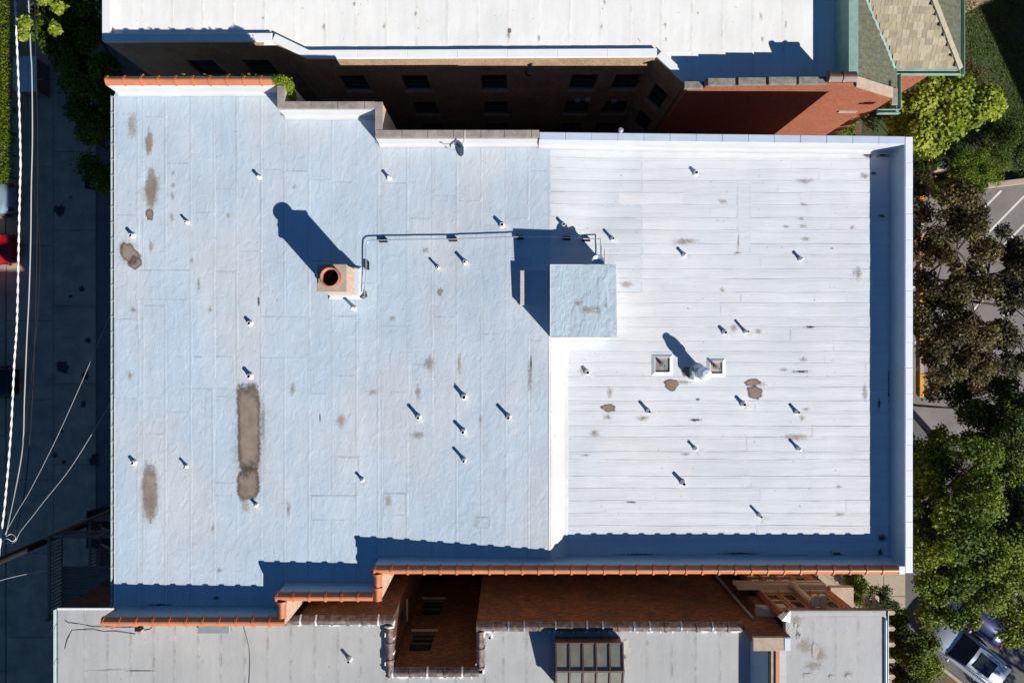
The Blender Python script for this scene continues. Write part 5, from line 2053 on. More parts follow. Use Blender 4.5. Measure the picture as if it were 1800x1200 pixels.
# metal capped oriel at the corner with white flashing gores
b = MB()
oz = 11.9
ox0, oy0 = P(1331, 1083, oz)
ox1, oy1 = P(1372, 1066, oz)
b.box(ox0, ox1, YN2 + .003, oy1, oz - 1.2, oz - .05)
b.obj('oriel', M['brown'], south)
b = MB()
b.add([(ox0 - .06, YN2 + .004, oz), (ox1 + .3, YN2 + .004, oz + .25), (ox1 + .3, oy1 + .05, oz - .05), (ox0 - .06, oy1 + .05, oz - .05), (ox0 - .06, YN2 + .004, oz - .08), (ox1 + .3, YN2 + .004, oz - .08), (ox1 + .3, oy1 + .05, oz - .1), (ox0 - .06, oy1 + .05, oz - .1)],
      [(0, 3, 2, 1)[::-1], (4, 5, 6, 7), (2, 3, 7, 6), (0, 4, 7, 3), (1, 2, 6, 5)])
b.obj('oriel_cap', M['grey_metal'], south)
b = MB()
g = [P(1372, 1088, 13.5), P(1389, 1072, 13.4), P(1389, 1094, 13.4), P(1384, 1122, 13.7), P(1378, 1118, 13.7), P(1386, 1096, 13.5)]
b.add([(g[0][0], g[0][1], 13.62), (g[1][0], g[1][1], 13.44), (g[2][0], g[2][1], 13.40), (g[0][0], g[0][1], 13.2), (g[1][0], g[1][1], 13.2), (g[2][0], g[2][1], 13.2)], [(0, 2, 1), (3, 4, 5), (0, 3, 5, 2), (0, 1, 4, 3)])
b.add([(g[4][0], g[4][1], 13.8), (g[3][0], g[3][1], 13.46), (g[2][0] - .02, g[2][1], 13.43), (g[5][0], g[5][1], 13.6)], [(0, 1, 2, 3)])
b.obj('flashing_gore', M['white_paint'], south)
b = MB()
dp = [(9.75, YN2 + .09, z) for z in (12.4, 9, 6, 3, .2)]
b.tube(dp, .055, 8)
b.obj('downpipe', M['grey_metal'], south)

# skylight
zq = 13.15
kx0, ky1 = P(977, 1131, zq)
kx1, _ = P(1094, 1131, zq)
kyr = P(0, 1180, 13.5)[1]
ky0 = kyr - (ky1 - kyr)
sk = thing('skylight', 'gabled glass skylight with brown steel bars on the grey roof', 'skylight')
b = MB()
b.box(kx0, kx1, ky0, ky1, ZS - .02, zq - .05)
b.obj('curb', M['brown_metal'], sk)
b = MB()
for (a, c, e, g_) in ((kx0 - .05, kx1 + .05, ky1 - .03, ky1 + .05), (kx0 - .05, kx1 + .05, ky0 - .05, ky0 + .03), (kx0 - .05, kx0 + .04, ky0 + .03, ky1 - .03), (kx1 - .04, kx1 + .05, ky0 + .03, ky1 - .03)):
    b.box(a, c, e, g_, zq - .05, zq + .03)
b.obj('frame', M['brown_metal'], sk)
b = MB()
b.bevbox(kx0 - .02, kx1 + .04, kyr - .05, kyr + .05, 13.44, 13.485, .02)
b.obj('ridge_cap', M['brown_metal'], sk)
zr_ = 13.46
for i in range(5):
    u0, u1 = kx0 + (kx1 - kx0) * i / 5, kx0 + (kx1 - kx0) * (i + 1) / 5
    for s_ in (0, 1):
        ye = ky1 - .02 if s_ == 0 else ky0 + .02
        b = MB()
        b.add([(u0 + .04, ye, zq + .02), (u1 - .04, ye, zq + .02), (u1 - .04, kyr, zr_ - .03), (u0 + .04, kyr, zr_ - .03)], [(0, 1, 2, 3) if s_ == 1 else (1, 0, 3, 2)])
        b.obj('pane', M['sky_glass'], sk)
for i in range(6):
    u = kx0 + (kx1 - kx0) * i / 5
    for ye in (ky1, ky0):
        b = MB()
        b.bar((u, ye, zq + .035), (u, kyr, zr_ + .005), .05, .05)
        b.obj('glazing_bar', M['brown_metal'], sk)
b = MB()
for u in (kx0, kx1):
    b.add([(u, ky0, zq), (u, ky1, zq), (u, kyr, zr_)], [(0, 1, 2), (2, 1, 0)])
b.obj('gable_end', M['brown_metal'], sk)
stain(south, 1100, 1140, 12, 22, 'pale', zs_, 0, 301, lift=.03)
stain(south, 1095, 1165, 14, 20, 'pale', zs_, 0, 302, lift=.03)
stain(south, 190, 1177, 70, 2.2, 'dirt', zs_, .04, 303, lift=.03)
stain(south, 250, 1178, 40, 1.2, 'tar', zs_, 0, 304, lift=.03)

vent(612, 1163, 601, 1147, .06, 1, 'grey vent pipe standing on the grey south roof left of the light well', zs_)
vent(861, 1121, 850, 1108, .06, 1, 'grey vent pipe on the grey south roof between light well and skylight', zs_)
# duct below the coping and a board
d0 = P(348, 1113, ZS + .25)
d1 = P(404, 1102, ZS + .25)
b = MB()
b.bevbox(d0[0], d1[0], d0[1], -10.7, ZS + .02, ZS + .26, .02)
tag(b.obj('duct_box', M['grey_metal']), 'grey metal duct box on the grey roof below the lower left tile coping', 'duct')
# black cables on the grey roof
def rcable(pts, label, r=.0095, m='cable_b', z=ZS + .03):
    b = MB()
    q = [P(px, py, z) for px, py in pts]
    b.tube([(x, y, z + .012 * math.sin(i * 2.1)) for i, (x, y) in enumerate(q)], r, 6)
    tag(b.obj('roof_cable', M[m]), label, 'cable', 'cables lying on the grey south roof')


rcable([(114, 1090), (120, 1094), (140, 1096), (163, 1101), (180, 1101), (205, 1102), (225, 1102), (240, 1101)], 'upper thin black cable from the west gutter to the junction box')
rcable([(114, 1140), (118, 1125), (126, 1107), (150, 1106), (165, 1106), (180, 1109), (205, 1109), (225, 1112), (238, 1114)], 'lower thin black cable looping from the west gutter to the junction box')
rcable([(244, 1103), (256, 1107), (264, 1105), (268, 1100)], 'short black cable from the junction box up under the tile coping', .012)
rcable([(428, 1100), (433, 1117), (438, 1140), (439, 1165), (438, 1200), (440, 1260)], 'long black cable running down the grey roof beside the duct box')
x, y = P(243, 1108, ZS + .2)
jb = thing('junction_box', 'small rusty junction box with cables under the lower left tile coping', 'junction box')
b = MB()
b.bevbox(x - .13, x + .11, y - .02, y + .16, ZS + .02, ZS + .25, .02)
b.obj('box_body', M['black'], jb)
b = MB()
b.prism([(x - .05, y - .14), (x + .12, y - .12), (x + .14, y + .02), (x - .02, y - .02)], ZS + .02, ZS + .20)
b.obj('box_lid', M['limestone'], jb)
b = MB()
x, y = P(188, 1105, 14.1)
b.box(x - .05, x + .05, y - .12, y + .05, 13.6, 13.8)
b.obj('wall_bracket', M['clay_pot'], main)

# ---- porch wing at the right: roof, facade with wooden windows, brackets
porch = thing('porch_wing', 'pale grey roofed wing with tan wooden windows and brackets at the lower right', 'building')
zp_ = lambda x, y: ZPH
xs4 = [PX0 + .0] + [P(q, 0, ZPH)[0] for q in (1428, 1468, 1508, 1550)] + [PX1]
for i in range(len(xs4) - 1):
    sheet('membrane_sheet', M['roof_porch'], porch, xs4[i], xs4[i + 1] - (.05 if i == 4 else 0), YB, PY1 - .22, zp_, 'Y', tilt=.008, step=1.0, lift=.004)
sheet('membrane_sheet', M['roof_porch'], porch, PX0 + .02, PX1 - .05, PY1 - .24, PY1 - .06, zp_, 'X', tilt=.004, step=1.0, lift=.012)
b = MB()
b.box(PX0 - .02, PX1 + .02, YB, PY1 - .02, ZPH - .2, ZPH - .03)
b.obj('roof_slab', M['walk'], porch)
b = MB()
b.box(PX0 - .02, PX1 + .03, PY1 - .018, PY1 + .01, ZPH - .22, ZPH + .03)
b.obj('edge_trim', M['brown_metal'], porch)
b = MB()
b.tube([(PX1 - .08, PY1 - .35, ZPH + .05), (PX1 - .08, YB, ZPH + .05)], .06, 10)
b.box(PX1 + .021, PX1 + .04, YB, PY1, ZPH - .2, ZPH + .06)
b.obj('gutter', M['galv'], porch)
i = 0
for (px, py, rx_, ry_, m) in [(1405, 1108, 6, 14, 'pale'), (1398, 1100, 3, 8, 'pale'), (1433, 1142, 9, 16, 'pale'), (1420, 1187, 12, 7, 'pale'), (1462, 1189, 9, 5, 'pale'), (1491, 1188, 6, 6, 'pale'), (1415, 1135, 26, 22, 'dirt'), (1440, 1150, 20, 26, 'dirt'), (1400, 1090, 16, 14, 'dirt'), (1430, 1170, 26, 14, 'dirt'), (1490, 1185, 14, 10, 'dirt'), (1403, 1118, 5, 10, 'pale')]:
    i += 1
    stain(porch, px, py, rx_, ry_, m, zp_, 0, 400 + i, lift=.03 + (.006 if m == 'pale' else 0))
FY = PY1 - .12     # facade plane
FX0, FX1 = 10.55, 13.35
Lf = FX1 - FX0
wins = []
for k in range(4):
    wins.append((.12 + k * .68, .12 + k * .68 + .56, 11.15, 12.75))
for k in range(4):
    wins.append((.12 + k * .68, .12 + k * .68 + .56, 8.3, 9.9))
for k in range(4):
    wins.append((.12 + k * .68, .12 + k * .68 + .56, 5.2, 6.8))
b, pt = wall((FX1, FY), (FX0, FY), 0, ZPH - .205, wins, t=.28)
b.obj('wall', M['red'], porch)
for o in wins:
    window(porch, pt, o, M['wood_frame'], M['limestone'], reveal=.09)
b = MB()
b.box(FX0 - .9, FX1 + .1, FY + .003, FY + .22, 10.55, 10.85)
b.obj('stone_band', M['limestone'], porch)
b = MB()
b.box(FX0 - .9, FX1 + .1, FY + .003, FY + .16, 10.12, 10.3)
b.obj('stone_band', M['limestone'], porch)
b = MB()
b.box(FX1 + .002, FX1 + .25, YB, FY - .02, 0, ZPH - .21)
b.box(PX0 - .02, FX0 - .002, FY - .28, FY - .002, 0, ZPH - .21)
b.obj('wall', M['red'], porch)
for q in (1434, 1447, 1523, 1540):
    x, _ = P(q, 0, ZPH - .4)
    w_ = .13 if q in (1434, 1447) else .09
    b = MB()
    b.prism([(x - w_, PY1 + .012), (x + w_, PY1 + .012), (x + w_, PY1 + .36), (x + w_ * .5, PY1 + .44), (x - w_ * .5, PY1 + .44), (x - w_, PY1 + .36)], ZPH - .55, ZPH - .34)
    b.obj('eave_bracket', M['limestone'], porch)
b = MB()
b.lathe([(.17, 10.9), (.17, 11.0), (.13, 11.05), (.115, 12.7), (.16, 12.75), (.17, 12.9)], (P(1424, 0, 12.6)[0], FY + .22, 0), 14)
b.obj('column', M['limestone'], porch)
b = MB()
b.box(FX1 + .26, PX1 - .05, FY - 1.6, FY + .1, 10.55, 10.85)
b.obj('balcony_floor', M['limestone'], porch)
for k in range(7):
    y = PY1 - .25 - k * .63
    b = MB()
    b.prism([(PX1 + .0, y - .1), (PX1 + .48, y - .08), (PX1 + .54, y), (PX1 + .48, y + .08), (PX1 + .0, y + .1)], ZPH - .55, ZPH - .36)
    b.obj('eave_bracket', M['limestone'], porch)

# ------------------------------------------------------------------ alley: stair, pole, wires, bins, shed
stair = thing('porch_stair', 'weathered wooden back stair with railings in the shaded alley corner', 'stair')


def sp(px, py, z):
    x, y = P(px, py, z)
    return (x, y, z)


b = MB()
for (z) in (9.0, 6.1, 3.2):
    for k in range(14):
        x = -20.1 + k * .145
        b.box(x, x + .13, -12.4, -8.9, z, z + .04) if False else b.box(-20.4, -15.5, -12.2 + k * .145, -12.2 + k * .145 + .13, z, z + .04)
b.obj('deck_boards', M['grey_wood'], stair)
stuff(stair.children[-1])
for (x, y) in ((-20.4, -12.2), (-20.4, -8.6), (-15.6, -12.2), (-15.6, -8.6), (-18.2, -8.6)):
    b = MB()
    b.box(x - .07, x + .07, y - .07, y + .07, 0, 10.1)
    b.obj('post', M['grey_wood'], stair)
for (p, q) in (((-20.4, -12.2), (-20.4, -8.6)), ((-20.4, -8.6), (-15.6, -8.6))):
    for z in (9.9, 7.0, 4.1):
        b = MB()
        b.bar((p[0], p[1], z), (q[0], q[1], z), .12, .05)
        b.bar((p[0], p[1], z - .85), (q[0], q[1], z - .85), .06, .05)
        b.obj('handrail', M['grey_wood'], stair)
        b = MB()
        L = math.hypot(q[0] - p[0], q[1] - p[1])
        for k in range(int(L / .16)):
            t_ = (k + .5) / int(L / .16)
            x, y = p[0] + (q[0] - p[0]) * t_, p[1] + (q[1] - p[1]) * t_
            b.box(x - .02, x + .02, y - .02, y + .02, z - .83, z - .03)
        stuff(b.obj('balusters', M['grey_wood'], stair))
for (z0_, z1_, y0_, y1_) in ((6.14, 9.04, -9.8, -9.0), (3.2, 6.1, -10.8, -10.0)):
    for (ya) in (y0_, y1_):
        b = MB()
        b.bar((-19.8, ya, z0_), (-16.2, ya, z1_), .06, .26)
        b.obj('stringer', M['grey_wood'], stair)
        b = MB()
        b.bar((-19.8, ya, z0_ + .9), (-16.2, ya, z1_ + .9), .1, .05)
        b.obj('handrail', M['grey_wood'], stair)
    for k in range(13):
        t_ = (k + .5) / 13
        b = MB()
        x = -19.8 + 3.6 * t_
        b.box(x - .13, x + .13, y0_ + .03, y1_ - .03, z0_ + (z1_ - z0_) * t_, z0_ + (z1_ - z0_) * t_ + .04)
        b.obj('tread', M['grey_wood'], stair)

pole = thing('utility_pole', 'dark wooden utility pole rising from the alley at lower left', 'utility pole')
b = MB()
PXY = (-21.75, -9.3)
b.tube([(PXY[0], PXY[1], 0), (PXY[0], PXY[1], 12.6)], .19, 12, r1=.14)
b.obj('shaft', M['pole'], pole)
b = MB()
b.bar((PXY[0], PXY[1] - 1.1, 12.1), (PXY[0], PXY[1] + 1.1, 12.1), .1, .12)
b.obj('crossarm', M['pole'], pole)
for k in (-.95, -.35, .35, .95):
    b = MB()
    b.lathe([(.03, 0), (.06, .05), (.035, .1), (.055, .15), (.02, .2)], (PXY[0], PXY[1] + k, 12.16), 10)
    b.obj('insulator', M['galv'], pole)

wire_top = (PXY[0] - .1, PXY[1] + .3, 10.2)


def cable(pts, r, m, label, helix=0.0, name='overhead_cable'):
    """pts (px,py,z)"""
    q = [Vector((*P(a, c, z), z)) for a, c, z in pts]
    # densify (Catmull-Rom)
    out = []
    for i in range(len(q) - 1):
        p0, p1, p2, p3 = q[max(i - 1, 0)], q[i], q[i + 1], q[min(i + 2, len(q) - 1)]
        n = max(4, int((p2 - p1).length / .12)) if helix else 6
        for k in range(n):
            t = k / n
            out.append(.5 * ((2 * p1) + (-p0 + p2) * t + (2 * p0 - 5 * p1 + 4 * p2 - p3) * t * t + (-p0 + 3 * p1 - 3 * p2 + p3) * t ** 3))
    out.append(q[-1])
    b = MB()
    if helix:
        s = 0
        for ph in (0, math.pi):
            pp = []
            for i, p in enumerate(out):
                a = i * .12 / .42 * 3.1 + ph
                pp.append(p + Vector((math.cos(a) * helix, 0, math.sin(a) * helix)))
            b.tube(pp, r, 6)
    else:
        b.tube(out, r, 6)
    return tag(b.obj(name, M[m]), label, 'cable', 'overhead cables along the alley')


cable([(24, -60, 9.6), (27, 0, 9.5), (29, 60, 9.4), (33, 160, 9.3), (36, 280, 9.3), (35, 330, 9.3), (33, 420, 9.3), (30, 560, 9.35), (25, 640, 9.4), (19, 760, 9.5), (9, 880, 9.7), (2, 940, 9.9), (-4, 990, 10)], .027, 'cable_w', 'thick white twisted overhead cable along the left edge of the alley', helix=.022)
cable([(47, -60, 8.7), (50, 0, 8.6), (54, 90, 8.5), (56, 130, 8.5), (57, 240, 8.5), (55, 330, 8.5), (54, 420, 8.5), (51, 520, 8.5), (47, 600, 8.6), (43, 700, 8.7), (38, 800, 9), (10, 940, 10)], .028, 'cable_g', 'pale grey overhead cable just right of the thick white one')
cable([(61, -60, 7.7), (62, 60, 7.6), (66, 240, 7.5), (65, 420, 7.5), (62, 560, 7.5), (57, 700, 7.6), (44, 860, 7.8), (20, 960, 8.2)], .02, 'cable_b', 'thin black overhead cable right of the pale grey one')
cable([(56, 330, 8.3), (62, 350, 8.2), (70, 430, 8.2), (68, 520, 8.2), (60, 620, 8.2), (48, 720, 8.4), (32, 860, 9)], .014, 'cable_b', 'thin sagging black cable beside the pale grey cable')
cable([(196, 548, 12.6), (173, 602, 12.1), (140, 680, 11.4), (97, 775, 10.7), (55, 858, 10.2), (30, 900, 10), (5, 945, 10)], .008, 'cable_g', 'thin service cable from the west gutter down to the pole, upper one')
cable([(198, 702, 12.6), (165, 757, 12), (122, 825, 11.2), (78, 880, 10.5), (58, 906, 10.2), (35, 935, 10), (26, 952, 10), (6, 954, 10)], .0095, 'cable_g', 'thin service cable from the west gutter down to the pole, lower one')
cable([(118, 992, 9.2), (95, 1000, 9.3), (60, 1006, 9.4), (30, 1012, 9.5), (0, 1020, 9.6), (-20, 1030, 9.7)], .014, 'cable_g', 'thin cable leaving the wooden stair towards the left edge')
cable([(4, 952, 10), (12, 946, 10.1), (22, 951, 10.1), (28, 945, 10.1), (20, 938, 10), (8, 944, 10)], .016, 'cable_w', 'small loop of white cable tied at the pole top')
cable([(57, 130, 8.5), (62, 139, 7.5), (80, 140, 6.5), (100, 139, 5.6)], .014, 'cable_b', 'short black cable branching off over the shed roof')


def dumpster(px, py, w, d, h, label):
    x, y = P(px, py, h)
    t = thing('dumpster', label, 'dumpster', 'dark dumpsters in the alley', (x, y, 0.05))
    b = MB()
    vs = [(-w / 2 + .08, -d / 2 + .08, 0.12), (w / 2 - .08, -d / 2 + .08, 0.12), (w / 2 - .08, d / 2 - .08, 0.12), (-w / 2 + .08, d / 2 - .08, 0.12), (-w / 2, -d / 2, h), (w / 2, -d / 2, h), (w / 2, d / 2, h), (-w / 2, d / 2, h)]
    b.add(vs, [(0, 3, 2, 1), (4, 5, 6, 7), (0, 1, 5, 4), (1, 2, 6, 5), (2, 3, 7, 6), (3, 0, 4, 7)])
    b.obj('bin_body', M['bin_green'], t)
    for s in (-1, 1):
        b = MB()
        b.bevbox(-w / 2 - .03, w / 2 + .03, s * d / 4 - d / 4 + .02, s * d / 4 + d / 4 - .02, h + .003, h + .05, .02)
        b.obj('lid', M['black'], t)
    for a in (-1, 1):
        for c in (-1, 1):
            b = MB()
            b.tube([(a * (w / 2 - .2) - .03, c * (d / 2 - .2), .07), (a * (w / 2 - .2) + .03, c * (d / 2 - .2), .07)], .07, 10)
            b.obj('wheel', M['tyre'], t)
    return t


dumpster(171, 315, 1.25, 1.1, 1.3, 'dark dumpster under the foliage at the upper end of the alley')
dumpster(176, 930, 1.4, 2.1, 1.4, 'dark dumpster at the foot of the utility pole')
# pale flat roofed shed with a plank roof beside the cable
sh = thing('shed', 'small shed with a pale sheet roof under the overhead cables', 'shed')
z = 1.3
x0, y0 = P(22, 161, z)
x1, y1 = P(64, 99, z)
b = MB()
b.box(x0 + .08, x1 - .08, y0 + .08, y1 - .08, 0, z - .05)
b.obj('wall', M['grey_wood'], sh)
for k in range(3):
    b = MB()
    a = x0 + (x1 - x0) * k / 3
    b.bevbox(a + .003, a + (x1 - x0) / 3 - .003, y0, y1, z - .05, z + random.uniform(0, .015), .01)
    b.obj('roof_sheet', M['shed'], sh)

# hedge along the left edge
hb_ = []
for k in range(26):
    hb_.append((-28.0 + rng.normal(0, .05) - 1.0, 9.4 + k * .42, 1.5, .85, .5, .55, 1))
plant('hedge', 'clipped bright green hedge along the upper left edge', 'hedge', hb_, 16000, (.06, .12), M['leaf_green'],
      stems=[([(-29.0, 9.5 + k * 1.3, 0), (-29.0, 9.5 + k * 1.3, 1.4)], .04, .02) for k in range(8)])


# ------------------------------------------------------------------ cars
def car(name, label, paint, L=4.6, W=1.85, H=1.5, suv=False, loc=(0, 0, 0), rot=0, sunroof=False, group=None):
    """front at +X"""
    t = thing(name, label, 'car', group, loc, rot)
    # lower body: stations (x, half width, z top, z shoulder)
    st = [(-L / 2, .36, .62, .62), (-L / 2 + .06, .42, .86, .74), (-L / 2 + .35, .475, 1.0, .84), (-L * .25, .5, 1.02, .88), (0, .5, 1.0, .88), (L * .2, .5, .98, .87), (L * .32, .49, .95, .84), (L * .42, .46, .86, .76), (L / 2 - .08, .40, .74, .64), (L / 2, .30, .60, .56)]
    if suv:
        st = [(x, w, z + .1, s + .08) for x, w, z, s in st]
    b = MB()
    vs = []
    for x, w, z, s in st:
        w *= W
        vs += [(x, -w * .96, .28), (x, -w, .55), (x, -w * .98, s), (x, -w * .86, z - .02), (x, -w * .4, z + .03), (x, w * .4, z + .03), (x, w * .86, z - .02), (x, w * .98, s), (x, w, .55), (x, w * .96, .28)]
    m = 10
    fs = []
    for i in range(len(st) - 1):
        for k in range(m):
            fs.append((i * m + k, i * m + (k + 1) % m, (i + 1) * m + (k + 1) % m, (i + 1) * m + k)[::-1])
    fs.append(tuple(range(m)))
    fs.append(tuple(reversed(range((len(st) - 1) * m, len(st) * m))))
    b.add(vs, fs, 0, True)
    b.obj('body', paint, t)
    zb_ = 1.0 + (.1 if suv else 0)
    # greenhouse
    gs = [(-L * (.44 if suv else .36), .40, zb_ - .02), (-L * (.38 if suv else .24), .375, H - .04), (-L * .08, .37, H), (L * .06, .365, H - .03), (L * .22, .42, zb_ - .04)]
    b = MB()
    vs = []
    for i, (x, w, z) in enumerate(gs):
        w *= W
        vs += [(x, -w * 1.12, zb_ - .06), (x, -w, z), (x, 0, z + .03), (x, w, z), (x, w * 1.12, zb_ - .06)]
    fs = []
    for i in range(len(gs) - 1):
        for k in range(4):
            fs.append((i * 5 + k, i * 5 + k + 1, (i + 1) * 5 + k + 1, (i + 1) * 5 + k)[::-1])
    b.add(vs, fs, 0, False)
    b.obj('glasshouse', M['glass'], t)
    rp = gs[1:4]
    b = MB()
    vs = []
    for (x, w, z) in rp:
        w *= W
        vs += [(x, -w - .01, z - .03), (x, -w * .96, z + .018), (x, 0, z + .05), (x, w * .96, z + .018), (x, w + .01, z - .03)]
    fs = []
    for i in range(len(rp) - 1):
        for k in range(4):
            fs.append((i * 5 + k, i * 5 + k + 1, (i + 1) * 5 + k + 1, (i + 1) * 5 + k)[::-1])
    b.add(vs, fs, 0, True)
    b.obj('roof_panel', paint, t)
    for s in (-1, 1):      # pillars
        b = MB()
        b.bar((gs[3][0], s * gs[3][1] * W, gs[3][2]), (gs[4][0], s * gs[4][1] * W * 1.0, gs[4][2] + .02), .07, .05)
        b.bar((gs[1][0], s * gs[1][1] * W, gs[1][2]), (gs[0][0], s * gs[0][1] * W, gs[0][2] + .02), .09, .05)
        b.obj('pillar', paint, t)
        b = MB()
        b.bevbox(L * .17, L * .17 + .14, s * W * .53 - .09, s * W * .53 + .09, zb_ - .03, zb_ + .13, .03)
        b.obj('mirror', paint, t)
        b = MB()
        b.bevbox(L / 2 - .42, L / 2 - .14, s * W * .36 - .14, s * W * .36 + .13, .70 + (.1 if suv else 0), .80 + (.08 if suv else 0), .03)
        b.obj('headlight', M['lamp_clear'], t)
        b = MB()
        b.bevbox(-L / 2 + .0, -L / 2 + .16, s * W * .38 - .14, s * W * .38 + .08, .68, .92 + (.1 if suv else 0), .03)
        b.obj('tail_light', M['lamp_red'], t)
        if suv:
            b = MB()
            b.tube([(-L * .32, s * W * .34, H + .02), (-L * .30, s * W * .34, H + .08), (L * .02, s * W * .34, H + .08), (L * .04, s * W * .34, H + .02)], .025, 6)
            b.obj('roof_rail', M['galv'], t)
        for xw_ in (-L * .30, L * .31):
            b = MB()
            b.tube([(xw_, s * (W / 2 - .20), .33), (xw_, s * (W / 2 + .005), .33)], .33, 20)
            wh = b.obj('wheel', M['tyre'], t)
            b = MB()
            b.tube([(xw_, s * (W / 2 - .02), .33), (xw_, s * (W / 2 + .012), .33)], .20, 16)
            b.obj('rim', M['galv'], wh)
    if sunroof:
        b = MB()
        b.bevbox(-L * .22, L * .01, -W * .24, W * .24, H + .035, H + .055, .01)
        b.obj('sunroof', M['glass'], t)
    return t


ax_rot = math.atan2(.62, -.79)     # fronts point up-left along the street
x, y = P(1706, 1152, .9)
car('parked_car', 'silver sport utility car with dark sunroof parked by the kerb at lower right', M['paint_silver'], 4.9, 1.95, 1.7, True, (x - .15, y + .15, .007), ax_rot, True, 'cars on the street at the right')
x, y = P(1722, 1080, .9)
car('parked_car', 'dark blue car half hidden by tree leaves on the street', M['paint_blue'], 4.7, 1.85, 1.5, False, (x - .15, y + .1, .007), math.atan2(.62, -.79), False, 'cars on the street at the right')
cg = 'cars parked tail out along the alley'
car('parked_car', 'pale blue car with its tail showing at the left edge, uppermost of three', M['paint_teal'], 4.5, 1.8, 1.45, False, (-30.9, P(0, 348, .9)[1], .05), math.pi, False, cg)
car('parked_car', 'bright red car with its tail showing at the left edge', M['paint_red'], 4.4, 1.75, 1.45, False, (-30.75, P(0, 437, .9)[1], .05), math.pi, False, cg)
car('parked_car', 'black car in deep shade at the left edge, lowest of three', M['paint_black'], 4.5, 1.8, 1.5, False, (-30.9, P(0, 672, .9)[1], .05), math.pi, False, cg)

# ------------------------------------------------------------------ AC unit
x, y = P(1658, 288, .9)
ac = thing('air_conditioner', 'small square outdoor air conditioner with round fan among the shrubs', 'air conditioner', loc=(x, y, 0))
b = MB()
b.bevbox(-.37, .37, -.37, .37, .05, .9, .03)
b.obj('casing', M['limestone'], ac)
b = MB()
b.lathe([(.29, .902), (.29, .915), (.24, .92), (.23, .905)], n=22, close=True)
b.obj('fan_grille', M['black'], ac)
b = MB()
for k in range(4):
    a = k * math.pi / 2
    b.bar((0, 0, .925), (.22 * math.cos(a), .22 * math.sin(a), .925), .08, .01)
b.obj('fan_blade', M['grey_metal'], ac)


# ------------------------------------------------------------------ trees
def tree(name, label, base, top, crown_pts, leaf_n, leaf_size, lm, cat='tree', group=None, r0=.2, br=1.0, tint=None, up=.6, clump=(.5, 1.0), seed=1):
    """trunk from base, limbs to clump centres spread through the crown; crown_pts = (px,py,z,radius m) lobes as seen in the photo"""
    rr = np.random.default_rng(seed)
    t = thing(name, label, cat, group)
    tr = MB()
    bx, by = base
    tx, ty, tz = top
    trunk = [Vector((bx, by, 0)), Vector((bx + (tx - bx) * .25, by + (ty - by) * .15, tz * .45)), Vector((bx + (tx - bx) * .6, by + (ty - by) * .6, tz * .75)), Vector((tx, ty, tz))]
    tr.tube(trunk, r0, 9, r1=r0 * .45)
    blobs = []
    for (px, py, z, R_) in crown_pts:
        lx, ly = P(px, py, z)
        c = Vector((lx, ly, z))
        n = max(4, int(R_ * R_ * 5.0 * br))
        st = trunk[2] if rr.random() < .6 else trunk[3]
        mid = (st + c) / 2 + Vector((0, 0, rr.uniform(-.2, .4)))
        tr.tube([st, mid, c - Vector((0, 0, .3))], r0 * .42, 7, r1=r0 * .14)
        for k in range(n):
            d = rr.normal(0, 1, 3)
            d /= np.linalg.norm(d)
            q = rr.uniform(.35, 1) ** .6
            p = c + Vector((d[0] * R_ * q, d[1] * R_ * q, d[2] * R_ * q * .62))
            s = rr.uniform(*clump)
            blobs.append((p.x, p.y, p.z, s, s, s * .55, s * s))
            m_ = c.lerp(p, .5) + Vector((0, 0, -.12))
            tr.tube([c - Vector((0, 0, .3)), m_, p - Vector((0, 0, .1))], r0 * .13, 5, r1=.012)
            for _ in range(2):
                e = p + Vector(tuple(rr.normal(0, s * .45, 3)))
                tr.tube([m_.lerp(p, .6), e], .018, 4, r1=.006)
    tr.obj('trunk', M['bark'], t)
    cl_t = {}

    def tf(C_):
        v = .45 + .16 * np.sin(C_[:, 0] * 1.7 + seed) + .12 * np.sin(C_[:, 1] * 2.1 + seed * 2) + rng.normal(0, .24, len(C_))
        return np.clip(v, 0, 1)
    V, Lp, T = leaves(leaf_n, blob_centres(blobs), leaf_size, tint or tf, up)
    raw_mesh('crown', V, Lp, 4, lm, T, t)
    return t


tree('broadleaf_tree', 'sparse olive brown tree over the car park beside the east parapet', (18.6, 2.3), (20.5, 2.2, 6.0),
     [(1640, 400, 8.2, 1.7), (1690, 440, 8.6, 1.9), (1655, 490, 8.0, 1.6), (1745, 480, 8.0, 1.7), (1790, 540, 7.8, 1.9), (1720, 550, 8.4, 1.9), (1650, 580, 8.2, 1.6), (1690, 620, 8.5, 1.7), (1745, 620, 8.2, 1.4), (1800, 600, 7.8, 1.7), (1640, 650, 7.0, 1.4), (1640, 345, 7.2, 1.2), (1700, 660, 7.0, 1.0), (1765, 430, 7.4, 1.1), (1690, 365, 7.0, 1.1), (1780, 480, 7.6, 1.2)],
     50000, (.09, .18), M['leaf_olive'], r0=.24, br=.75, clump=(.3, .68), seed=3)
tree('broadleaf_tree', 'small dark tree with thin branches over the pale pavement', (22.6, -3.6), (23.2, -3.5, 4.0),
     [(1690, 690, 6.2, 1.0), (1668, 680, 6.0, .7), (1700, 715, 6.2, 1.0), (1715, 735, 5.6, .8)], 4200, (.09, .16), M['leaf_dark'], r0=.09, br=1.3, clump=(.3, .5), seed=5)
